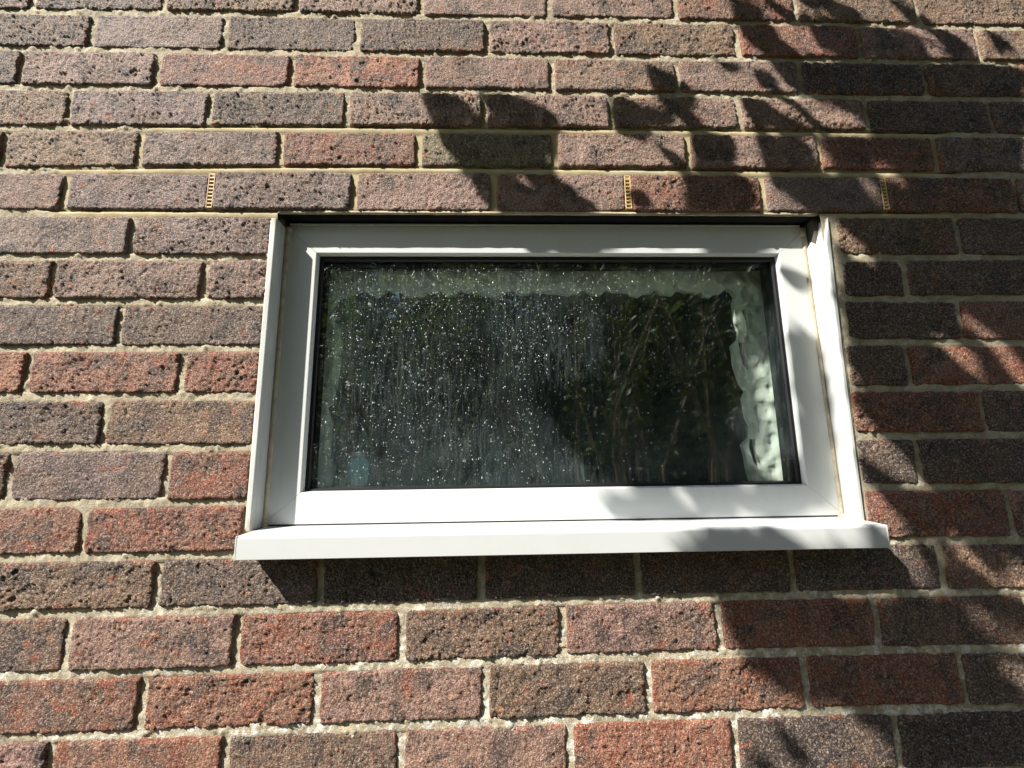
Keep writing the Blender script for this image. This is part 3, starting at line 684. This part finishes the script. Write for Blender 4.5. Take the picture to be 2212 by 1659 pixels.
G1 = (INN[0] + 0.0068, INN[1] - 0.0072, INN[2] + 0.0038, INN[3] - 0.0085)
gs = [(-0.6, 0.0395), (-0.6, 0.0386), (-0.02, 0.0386), (0.25, 0.0368), (0.75, 0.0372), (1.0, 0.0400), (1.0, 0.0408), (-0.6, 0.0408)]
for side in ('top', 'bottom', 'left', 'right'):
    ring_member('gasket', INN, G1, gs, side, M_RUBBER, win, 0.0)
# panes
GX0, GX1, GZ0, GZ1 = 0.390, 1.183, -0.824, -0.428
def sheet(name, x0, x1, z0, z1, y, mat, parent):
    me = mesh_np(name, [(x0, y, z0), (x1, y, z0), (x1, y, z1), (x0, y, z1)], [(0, 1, 2, 3)], False)
    return link(name, me, mat, parent)
outer_pane = MB().box(GX0, GX1, 0.0412, 0.0452, GZ0, GZ1).build('outer_pane', M_GLASS, win)
SP_I = (0.4045, 1.1625, -0.8150, -0.4505)
sps = [(0, 0.0456), (1, 0.0456), (1, 0.0596), (0, 0.0596)]
for side in ('top', 'bottom', 'left', 'right'):
    ring_member('spacer_bar', (GX0, GX1, GZ0, GZ1), SP_I, sps, side, M_SPACER, win, 0.0)
# inner pane: smooth towards the cavity, rippled towards the room
def obscure_pane():
    y0, y1 = 0.0600, 0.0640
    nx, nz = 260, 130
    xs = np.linspace(GX0, GX1, nx + 1); zs = np.linspace(GZ0, GZ1, nz + 1)
    X, Z = np.meshgrid(xs, zs, indexing='ij')
    h = fbm(X / 0.016, Z / 0.022, 77, 2) + 0.5 * fbm(X / 0.05, Z / 0.05, 79, 2)
    Y = y1 + 0.0016 * h
    back = np.stack([X, Y, Z], -1).reshape(-1, 3); front = np.stack([X, np.full_like(X, y0), Z], -1).reshape(-1, 3)
    n = len(back); idx = np.arange(n).reshape(nx + 1, nz + 1)
    qb = np.stack([idx[:-1, :-1], idx[:-1, 1:], idx[1:, 1:], idx[1:, :-1]], -1).reshape(-1, 4)
    qf = qb[:, ::-1] + n
    me = mesh_np('inner_pane', np.concatenate([back, front]), np.concatenate([qb, qf]), True)
    # make the two skins a closed slab
    import bmesh
    bm = bmesh.new(); bm.from_mesh(me); bm.verts.ensure_lookup_table()
    ring = list(idx[:, 0]) + list(idx[-1, 1:]) + list(idx[-2::-1, -1]) + list(idx[0, -2:0:-1])
    for a, b in zip(ring, ring[1:] + ring[:1]):
        bm.faces.new((bm.verts[int(a)], bm.verts[int(b)], bm.verts[int(b) + n], bm.verts[int(a) + n]))
    bmesh.ops.recalc_face_normals(bm, faces=bm.faces); bm.to_mesh(me); bm.free()
    return link('inner_pane', me, M_OBS, win)
obscure_pane()
# pale plate standing for the room-side lining; edge and gaps cut to imitate refraction
def lining():
    import bmesh
    y = 0.075
    outer = [(0.392, -0.835), (0.392, -0.430), (1.182, -0.430), (1.182, -0.835)]
    edge = [tuple(q) for q in LINING_EDGE]
    edge = [(edge[0][0], -0.835)] + edge + [(edge[-1][0] + 0.002, -0.835)]
    bm = bmesh.new()
    def path(pts, close):
        vs = [bm.verts.new((x, y, z)) for x, z in pts]
        for a, c in zip(vs, vs[1:] + (vs[:1] if close else [])): bm.edges.new((a, c))
    path(edge + [outer[3], outer[2], outer[1], outer[0]], True)
    for h in LINING_GAPS: path([tuple(q) for q in h], True)
    bmesh.ops.triangle_fill(bm, use_beauty=True, use_dissolve=False, edges=bm.edges[:])
    ext = bmesh.ops.extrude_face_region(bm, geom=bm.faces[:])
    for v in [g for g in ext['geom'] if isinstance(g, bmesh.types.BMVert)]: v.co.y += 0.010
    bmesh.ops.recalc_face_normals(bm, faces=bm.faces)
    me = bpy.data.meshes.new('refracted_lining_plate'); bm.to_mesh(me); bm.free()
    return link('refracted_lining_plate', me, M_LINER, win)
lining()

# jamb trims: plastic angle running up each side of the recess
def trim(name, rows):
    """rows: (z, outer x, front corner x, seam x)"""
    secs = []
    for z, xo, xc, xs_ in rows:
        s = 1 if xs_ > xo else -1
        if xo > 1: s = -1
        secs.append([(xo, 0.013, z), (xo, -0.0022, z), (xo + s * 0.0008, -0.0034, z), (xc - s * 0.0016, -0.0036, z), (xc - s * 0.0004, -0.0030, z), (xc, -0.0016, z), (xs_, FY - 0.0004, z), (xs_ - s * 0.0022, FY - 0.0004, z), (xc - s * 0.0035, 0.010, z)])
    m = MB(); m.loft(secs)
    o = m.build(name, M_UPVC, win)
    return bevel(o, 0.0003, 2, 40)
trim('jamb_trim', [(-0.8690, 0.3362, 0.3432, 0.3418), (-0.62, 0.3340, 0.3428, 0.3416), (-0.389, 0.3338, 0.3428, 0.3412)])
trim('jamb_trim', [(-0.8690, 1.2352, 1.2290, 1.2308), (-0.62, 1.2385, 1.2320, 1.2290), (-0.43, 1.2440, 1.2360, 1.2270), (-0.3845, 1.2460, 1.2440, 1.2420)])
# sealant beads in the corners
def bead(name, pts, r, seed):
    m = MB(); P = []; R_ = []
    for i in range(61):
        f = i / 60; a = Vector(pts[0]); b = Vector(pts[1]); p = a.lerp(b, f)
        w = float(fbm(np.array([f * 14.0]), np.array([seed * 1.3]), seed, 3)[0])
        P.append(p + Vector((0.0004 * w, 0, 0))); R_.append(r * (1 + 0.12 * w))
    m.tube(P, R_, 8)
    return m.build(name, M_SEAL, win, True)
bead('sealant_bead', [(0.3450, FY + 0.0022, -0.8665), (0.3446, FY + 0.0022, -0.392)], 0.0046, 3)
bead('sealant_bead', [(1.2274, FY + 0.0022, -0.8665), (1.2238, FY + 0.0022, -0.400)], 0.0042, 4)
def lump(name, loc, r, sc, mat, seed, parent):
    import bmesh
    bm = bmesh.new(); bmesh.ops.create_icosphere(bm, subdivisions=3, radius=r)
    for v in bm.verts:
        n = float(fbm(np.array([v.co.x / r * 1.3 + seed]), np.array([v.co.z / r * 1.3 + v.co.y / r]), seed, 2)[0])
        v.co *= 1 + 0.3 * n
        v.co.x *= sc[0]; v.co.y *= sc[1]; v.co.z *= sc[2]
    me = bpy.data.meshes.new(name); bm.to_mesh(me); bm.free()
    for p in me.polygons: p.use_smooth = True
    return link(name, me, mat, parent, loc)
lump('sealant_dab', (0.3455, FY - 0.0005, -0.8665), 0.005, (1, 0.5, 0.7), M_SEAL, 2, win)
lump('sealant_dab', (1.2275, FY - 0.0010, -0.8665), 0.006, (1.2, 0.6, 0.6), M_SEAL, 5, win)
lump('sealant_dab', (0.3465, FY - 0.0005, -0.3900), 0.005, (1, 0.5, 1.0), M_SEAL, 8, win)
lump('sealant_dab', (1.2240, FY - 0.0005, -0.3960), 0.005, (1, 0.5, 1.6), M_SEAL, 9, win)

def outer_bead(x0, x1, z0, z1, r, seed, mat):
    m = MB(); P = []; R_ = []
    for i in range(141):
        f = i / 140; w = float(fbm(np.array([f * 19.0 + 3 * math.sin(f * 9)]), np.array([seed * 1.3]), seed, 3)[0])
        P.append((x0 + (x1 - x0) * f + 0.0009 * w, 0.0006, z0 + (z1 - z0) * f)); R_.append(r * (0.8 + 0.45 * w))
    m.tube(P, R_, 8); return m.build('filler_bead', mat, win, True)
M_FILL = simple('cream_filler', (0.62, 0.60, 0.52), 0.7, 0.2)
outer_bead(0.3348, 0.3330, -0.868, -0.392, 0.0022, 61, M_FILL)
outer_bead(1.2362, 1.2470, -0.868, -0.392, 0.0016, 64, M_MORTAR)

# sill
SX0, SX1 = 0.3470, 1.2330
sm_ = MB()
prof = [(0.058, -0.8680), (0.030, -0.8682), (-0.0355, -0.8690), (-0.0378, -0.8702), (-0.0384, -0.8720), (-0.0384, -0.8985), (-0.0376, -0.8992), (-0.0352, -0.8992), (-0.0346, -0.8960), (-0.0340, -0.8900), (0.058, -0.8900)]
sm_.loft([[(SX0, y, z) for y, z in prof], [(SX1, y, z) for y, z in prof]])
sill = sm_.build('sill', M_SILL, win); bevel(sill, 0.0003, 2, 40)
M_CAPS = simple('sill_end_plastic', (0.70, 0.69, 0.62), 0.35, 0.4)
for xa, xb in ((SX0 - 0.0018, SX0 - 0.0001), (SX1 + 0.0001, SX1 + 0.0018)):
    c = MB().box(xa, xb, -0.0388, 0.002, -0.8995, -0.8686); bevel(c.build('sill_end_cap', M_CAPS, win), 0.0006, 2)
# strip coloured dark to stand for the shaded crack between frame and sill
MB().box(0.352, 1.224, FY + 0.0022, 0.056, -0.8678, -0.8658).build('sill_crack_strip', simple('brown_gap', (0.07, 0.045, 0.035), 0.7, 0.2), win)
# flush mortar bed right under the sill
wavy_strip('sill_bed', 0.342, 1.236, 0.0015, 0.0138, -0.9045, -0.8905, 0.0010, M_MORTAR, 21, wall)

# dried rain spots on the outer pane
def drops():
    r = np.random.default_rng(21)
    V = []; F = []
    import bmesh
    bm = bmesh.new(); bmesh.ops.create_icosphere(bm, subdivisions=1, radius=1.0)
    bv = np.array([v.co[:] for v in bm.verts]); bf = np.array([[v.index for v in f.verts] for f in bm.faces]); bm.free()
    n = 0
    while n < 6800:
        x, z = r.uniform(0.402, 1.168), r.uniform(-0.813, -0.446)
        u, w = (x - 0.40) / 0.77, (z + 0.815) / 0.37
        d = 0.9 * np.clip(1.15 - 1.8 * abs(u - 0.25), 0.0, 1) * np.clip(0.45 + w, 0.2, 1)
        d += 0.75 * np.exp(-((u - 0.79) / 0.09) ** 2 - ((w - 0.72) / 0.2) ** 2) + 0.10 * (1 - u)
        d *= 0.35 + 0.9 * float(noise2(np.array([x / 0.035]), np.array([z / 0.05]), 5)[0])
        if r.random() > d: continue
        s = 0.00031 * (0.7 + 2.2 * r.random() ** 4)
        st = 1.0 + (1.4 * r.random() if r.random() < 0.4 else 0)
        p = bv * np.array([s, s * 0.5, s * st]) + np.array([x, 0.0410, z])
        F.append(bf + n * len(bv)); V.append(p); n += 1
    me = mesh_np('rain_spots', np.concatenate(V), np.concatenate(F), True)
    o = link('rain_spots', me, M_DROP, win); o['kind'] = 'stuff'
drops()

# ------------------------------------------------------------------ the room behind, and what stands on the inside board
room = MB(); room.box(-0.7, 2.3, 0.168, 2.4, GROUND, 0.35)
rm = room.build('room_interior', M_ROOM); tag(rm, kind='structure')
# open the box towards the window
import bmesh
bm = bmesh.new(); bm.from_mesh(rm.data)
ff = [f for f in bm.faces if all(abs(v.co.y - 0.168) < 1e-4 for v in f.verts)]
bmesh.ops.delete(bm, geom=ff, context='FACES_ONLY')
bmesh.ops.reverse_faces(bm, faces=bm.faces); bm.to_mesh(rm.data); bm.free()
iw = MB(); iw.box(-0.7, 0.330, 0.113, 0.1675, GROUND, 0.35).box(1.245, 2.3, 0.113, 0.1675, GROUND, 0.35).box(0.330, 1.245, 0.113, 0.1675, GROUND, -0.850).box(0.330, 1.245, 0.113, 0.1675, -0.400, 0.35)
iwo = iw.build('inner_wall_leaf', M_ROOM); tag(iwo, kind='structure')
def lathe(name, prof, mat, parent, n=20):
    m = MB(); m.loft([[(r * math.cos(2 * math.pi * i / n), r * math.sin(2 * math.pi * i / n), z) for i in range(n)] for r, z in prof])
    return m.build(name, mat, parent, True)
def bottle(x, y, h, lab):
    r = empty('bottle', (x, y, -0.8163)); tag(r, lab, 'bottle')
    lathe('bottle_body', [(0.016, 0), (0.019, 0.002), (0.019, h * 0.7), (0.010, h * 0.84), (0.009, h * 0.86)], M_BLUE, r)
    lathe('cap', [(0.010, h * 0.86), (0.011, h * 0.865), (0.011, h), (0.009, h + 0.001)], M_CAP, r)
bottle(0.452, 0.105, 0.055, 'small light blue bottle blurred behind the lower left of the obscure glass')

# ------------------------------------------------------------------ ground outside
def ground_mat():
    t = NT('lawn'); v = t.n('TexCoord').outputs['Object']
    c = t.mix(t.noise(v, 3, 5, 0.6), (0.05, 0.075, 0.025), (0.10, 0.11, 0.045))
    return t.done(t.bsdf(c, 0.9, 0.2, t.bump(t.noise(v, 40, 4), 0.6, 0.03)))
g = sheet('ground', -120, 120, -120, 120, 0, ground_mat(), None)
g.data.vertices.foreach_set('co', np.array([(-120, -160, GROUND), (120, -160, GROUND), (120, 60, GROUND), (-120, 60, GROUND)], dtype=np.float32).ravel()); tag(g, kind='structure')
def pave_mat():
    t = NT('bounce_paving'); v = t.n('TexCoord').outputs['Object']
    b = t.n('TexBrick'); b.offset = 0.5; b.inputs['Scale'].default_value = 1; b.inputs['Brick Width'].default_value = 0.6; b.inputs['Row Height'].default_value = 0.45
    b.inputs['Mortar Size'].default_value = 0.006; b.inputs['Color1'].default_value = (0.17, 0.155, 0.13, 1); b.inputs['Color2'].default_value = (0.13, 0.12, 0.10, 1); b.inputs['Mortar'].default_value = (0.12, 0.11, 0.09, 1)
    t.l(v, b.inputs['Vector'])
    c = t.mix(t.noise(v, 14, 4), b.outputs['Color'], (0.10, 0.10, 0.07))
    return t.done(t.bsdf(c, 0.85, 0.2, t.bump(t.noise(v, 80, 3), 0.4, 0.004)))
pv = MB().box(-4, 6, -1.5, 0.0, GROUND - 0.05, GROUND + 0.03).build('path', pave_mat()); tag(pv, kind='structure')  # unseen slabs, added for the light they bounce up the wall

# ------------------------------------------------------------------ the tree whose leaves shade the wall
def leaf_cloud(C, A, B, width, fold=0.12):
    """C centre, A half axis vector along the leaf, B unit-ish half width vector; arrays (n,3)"""
    n = len(C)
    N = np.cross(A, B); N /= np.linalg.norm(N, axis=1, keepdims=True) + 1e-9
    ln = np.linalg.norm(A, axis=1, keepdims=True)
    prof = [(-1, 0), (-0.72, 0.55), (-0.30, 0.95), (0.15, 1.0), (0.6, 0.68), (0.88, 0.28), (1.0, 0)]
    mid = [C + A * t - N * ln * 0.10 * (t * t) for t, w in prof]
    L = [mid[i] + B * prof[i][1] + N * ln * fold * prof[i][1] for i in range(1, 6)]
    R = [mid[i] - B * prof[i][1] + N * ln * fold * prof[i][1] for i in range(1, 6)]
    V = np.stack(mid + L + R, 1)                # n,17,3
    q = [(0, 1, 7, 7), ]
    F = []
    F += [(0, 1, 7), (0, 12, 1)]
    for i in range(1, 5):
        F += [(i, i + 1, 7 + i), (i, 7 + i, 6 + i), (i, 12 + i, i + 1), (i, 11 + i, 12 + i)]
    F += [(5, 6, 11), (5, 16, 6)]
    F = np.array(F)
    Fa = (F[None] + 17 * np.arange(n)[:, None, None]).reshape(-1, 3)
    return V.reshape(-1, 3), Fa

def in_poly(P, poly):
    x, z = P[..., 0], P[..., 1]; r = np.zeros(x.shape, bool); n = len(poly)
    for i in range(n):
        x0, z0 = poly[i]; x1, z1 = poly[(i + 1) % n]
        c = ((z0 > z) != (z1 > z))
        xi = (x1 - x0) * (z - z0) / ((z1 - z0) if z1 != z0 else 1e-9) + x0
        r ^= c & (x < xi)
    return r
def in_caps(P, caps, grow=1.0):
    r = np.zeros(P.shape[:-1], bool)
    for x0, z0, x1, z1, w in caps:
        a = np.array([x0, z0]); d = np.array([x1 - x0, z1 - z0]); q = P - a
        t = np.clip((q @ d) / (d @ d + 1e-9), 0, 1)
        dist = np.linalg.norm(q - t[..., None] * d, axis=-1)
        r |= dist < w * 0.5 * grow
    return r
SV = np.array(SUN)
leaf_C = []; leaf_A = []; leaf_B = []
lr = np.random.default_rng(3)
def add_leaf(cx, cz, ax, az, hw, s, tilt):
    """leaf whose shadow on the wall is an ellipse round (cx, cz) with half axis (ax, az) and half width hw; s = distance from the wall along the sun ray"""
    C = np.array([cx, 0, cz]) + SV * s
    A = np.array([ax, 0, az]) + SV * tilt
    l = math.hypot(ax, az); B = np.array([-az / l, 0, ax / l]) * hw + SV * lr.uniform(-0.5, 0.5) * hw
    leaf_C.append(C); leaf_A.append(A); leaf_B.append(B)
for x0, z0, x1, z1, w in SHADE_LEAVES:
    s = 0.80 + 0.25 * lr.random() + (0.6 if z0 < -0.85 else 0)
    l = math.hypot(x1 - x0, z1 - z0)
    ext = (l / 2 + w * 0.32) / (l / 2 + 1e-6)
    add_leaf((x0 + x1) / 2, (z0 + z1) / 2, (x1 - x0) / 2 * ext, (z1 - z0) / 2 * ext, w * 0.84, s, lr.uniform(-0.03, 0.03))
# dense shade: fill the zones with leaves that avoid the sunlit gaps
gx, gz = np.meshgrid(np.arange(0.4, 2.35, 0.008), np.arange(-1.35, 0.30, 0.008), indexing='ij')
GP = np.stack([gx, gz], -1)
zone = np.zeros(gx.shape, bool)
for pl in SHADE_ZONES: zone |= in_poly(GP, pl)
litg = in_caps(GP, LIT_GAPS, 0.9)
zone |= (gx > 1.72) & (noise2(gx / 0.12, gz / 0.12, 4) > 0.28)
core_zone = zone & ~litg
cover = np.zeros(gx.shape, int)
th = np.linspace(0, 2 * np.pi, 12, endpoint=False)
order = np.argwhere(core_zone); lr.shuffle(order)
for n_, (i, j) in enumerate(np.concatenate([order, order])):
    if cover[i, j] > (0 if n_ < len(order) else 1): continue
    for attempt in range(14):
        k = 0.93 ** attempt
        l = lr.uniform(0.034, 0.062) * k; hw = l * lr.uniform(0.24, 0.38)
        an = lr.normal(-0.86, 0.36)
        ax, az = math.cos(an) * l, math.sin(an) * l
        c = GP[i, j] + lr.uniform(-0.006, 0.006, 2)
        per = c + np.outer(np.cos(th), [ax, az]) + np.outer(np.sin(th), [-az / l * hw, ax / l * hw]) * 0.8
        bad = in_caps(per, LIT_GAPS, 0.92).sum() + 0.6 * sum(1 for p in per if not zone[min(max(int((p[0] - 0.4) / 0.008), 0), gx.shape[0] - 1), min(max(int((p[1] + 1.35) / 0.008), 0), gx.shape[1] - 1)])
        if bad <= 2.3: break
    else:
        continue
    s = lr.uniform(1.2, 2.2) + (0.5 if c[1] < -0.85 else 0)
    add_leaf(c[0], c[1], ax, az, hw, s, lr.uniform(-0.02, 0.02))
    q = GP - c; u_ = (q @ np.array([ax, az])) / (l * l); v_ = (q @ np.array([-az, ax])) / (l * hw)
    cover += (u_ ** 2 + v_ ** 2 * 1.15) < 0.6
tree = empty('overhanging_tree', (2.75, -1.35, GROUND))
tag(tree, 'leafy tree beside the wall that throws leaf shadows over the right side of the window', 'tree')
def parent_keep(o, p): o.parent = p; o.matrix_parent_inverse = Matrix.Translation(p.location).inverted()
V, F = leaf_cloud(np.array(leaf_C), np.array(leaf_A), np.array(leaf_B), None)
lo = link('leaves', mesh_np('leaves', V, F, True), M_LEAF); lo['kind'] = 'stuff'; parent_keep(lo, tree)
trunk = MB(); trunk.tube([(2.75, -1.35, GROUND), (2.72, -1.33, -1.2), (2.78, -1.30, -0.1), (2.70, -1.25, 0.9), (2.72, -1.2, 2.2), (2.6, -1.2, 3.2)], [0.11, 0.085, 0.075, 0.065, 0.045, 0.02], 12)
parent_keep(trunk.build('trunk', M_BARK, None, True), tree)
def limb(pts, r0, r1):
    n = len(pts); m = MB(); m.tube(pts, [r0 + (r1 - r0) * i / (n - 1) for i in range(n)], 8)
    parent_keep(m.build('branch', M_BARK, None, True), tree)
def S2P(x, z, s): return tuple(np.array([x, 0, z]) + SV * s)
limb([(2.72, -1.25, 0.7), S2P(2.6, -0.35, 1.9), S2P(2.2, -0.28, 1.8), S2P(1.72, -0.17, 1.6)], 0.030, 0.006)
limb([(2.74, -1.28, 0.2), S2P(2.5, -0.75, 2.0), S2P(1.9, -0.62, 1.9), S2P(1.62, -0.55, 1.7), S2P(1.45, -0.42, 1.6)], 0.026, 0.004)
limb([(2.75, -1.32, -0.4), S2P(2.4, -1.15, 2.2), S2P(1.7, -1.05, 2.1), S2P(1.35, -1.02, 2.0)], 0.022, 0.004)
limb([S2P(1.72, -0.17, 1.6), S2P(1.45, -0.02, 1.4), S2P(1.20, 0.03, 1.3)], 0.006, 0.003)
limb([S2P(1.20, 0.03, 1.3), S2P(1.02, 0.13, 1.2), S2P(0.80, 0.16, 1.15)], 0.003, 0.0015)

# ------------------------------------------------------------------ hedge and trees behind the camera (seen mirrored in the pane)
def foliage(name, n, sampler, size, mat, parent, seed, kind='stuff'):
    r = np.random.default_rng(seed)
    C = sampler(r, n)
    A = r.normal(size=(n, 3)); A /= np.linalg.norm(A, axis=1, keepdims=True)
    T = r.normal(size=(n, 3)); B = np.cross(A, T); B /= np.linalg.norm(B, axis=1, keepdims=True)
    sz = size * r.uniform(0.6, 1.3, (n, 1))
    V, F = leaf_cloud(C, A * sz, B * sz * 0.42, None)
    o = link(name, mesh_np(name, V, F, True), mat); o['kind'] = kind
    parent_keep(o, parent)
    return o
hedge = empty('hedge', (0.6, -4.3, GROUND))
tag(hedge, 'tall dark green garden hedge opposite the wall, mirrored in the window pane', 'hedge')
def hs(r, n):
    x = r.uniform(-5.0, 6.0, n); top = 1.5 + 0.25 * np.sin(x * 1.3) + 0.6 * (x > 0.2) - 0.35 * (x < -0.4) + 0.3 * np.sin(x * 4.1)
    z = GROUND + (top - GROUND) * r.uniform(0, 1, n) ** 0.8
    y = -3.9 - r.uniform(0, 0.9, n) - 0.25 * noise2(x / 0.35, z / 0.35, 6)
    return np.stack([x, y, z], -1)
foliage('hedge_leaves', 14000, hs, 0.095, M_HEDGE, hedge, 5)
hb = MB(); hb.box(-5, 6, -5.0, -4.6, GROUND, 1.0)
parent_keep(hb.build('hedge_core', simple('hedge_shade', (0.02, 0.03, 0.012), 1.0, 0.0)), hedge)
for i, (x, y, rr, top, m) in enumerate([(1.9, -6.0, 1.4, 4.2, M_HEDGE), (4.2, -5.8, 1.5, 3.8, M_HEDGE2), (-2.4, -6.6, 1.3, 3.4, M_HEDGE2), (-0.2, -6.4, 1.2, 3.6, M_HEDGE)]):
    tr = empty('garden_tree', (x, y, GROUND))
    tag(tr, ['broad green tree behind the hedge, right of the camera', 'blue-green tree at the far right behind the hedge', 'thin blue-green tree left behind the hedge against the sky', 'airy green tree in the middle behind the hedge'][i], 'tree', 'garden trees behind the hedge')
    tk = MB(); tk.tube([(x, y, GROUND), (x + 0.05, y, 0), (x - 0.05, y + 0.05, top * 0.6), (x, y, top)], [0.12, 0.09, 0.06, 0.02], 8)
    parent_keep(tk.build('trunk', M_BARK, None, True), tr)
    def cs(r, n, x=x, y=y, rr=rr, top=top):
        p = r.normal(size=(n, 3)); p /= np.linalg.norm(p, axis=1, keepdims=True)
        p *= (r.random((n, 1)) ** 0.45) * np.array([[rr, rr, rr * 1.25]])
        k = noise2(p[:, 0] / 0.3 + i * 7, p[:, 2] / 0.3 + p[:, 1] / 0.4, 31) 
        p *= (0.7 + 0.6 * k)[:, None]
        return p + np.array([x, y, top - rr * 0.9])
    foliage('crown', 2500 if i == 2 else 5000, cs, 0.11, m, tr, 50 + i)
# loose shrub between the camera and the hedge; its twigs and leaves are mirrored in the pane
for i, (sx0, sx1, sy, ztop, ns) in enumerate([(0.75, 2.9, -1.75, 0.75, 26), (-1.5, 0.35, -2.1, 0.35, 30)]):
    sh = empty('shrub', ((sx0 + sx1) / 2, sy, GROUND))
    tag(sh, ['tall twiggy shrub mirrored in the dark middle and right of the pane', 'lower leafy shrub mirrored in the left of the pane'][i], 'shrub', 'shrubs mirrored in the pane')
    r = np.random.default_rng(90 + i); mb = MB(); C = []
    for k in range(ns):
        x = r.uniform(sx0, sx1); y = sy + r.normal() * 0.22; lx, ly = r.normal(size=2) * 0.42; h = ztop - abs(r.normal()) * 0.35
        pts = [(x * 0.55 + (sx0 + sx1) / 2 * 0.45, y, GROUND), (x, y, GROUND + (h - GROUND) * 0.5), (x + lx * 0.6, y + ly * 0.5, GROUND + (h - GROUND) * 0.8), (x + lx, y + ly, h)]
        mb.tube(pts, [0.014, 0.010, 0.007, 0.003], 5)
        for q in range(110):
            f = r.uniform(0.35, 1.0); n_ = f * 3; j = min(int(n_), 2); g_ = n_ - j
            C.append(np.array(pts[j]) * (1 - g_) + np.array(pts[j + 1]) * g_ + r.normal(size=3) * 0.055)
    parent_keep(mb.build('stems', M_TWIG, None, True), sh)
    C = np.array(C)
    foliage('leaves', len(C), lambda rr_, n, C=C: C, 0.034, M_SHRUB, sh, 95 + i)
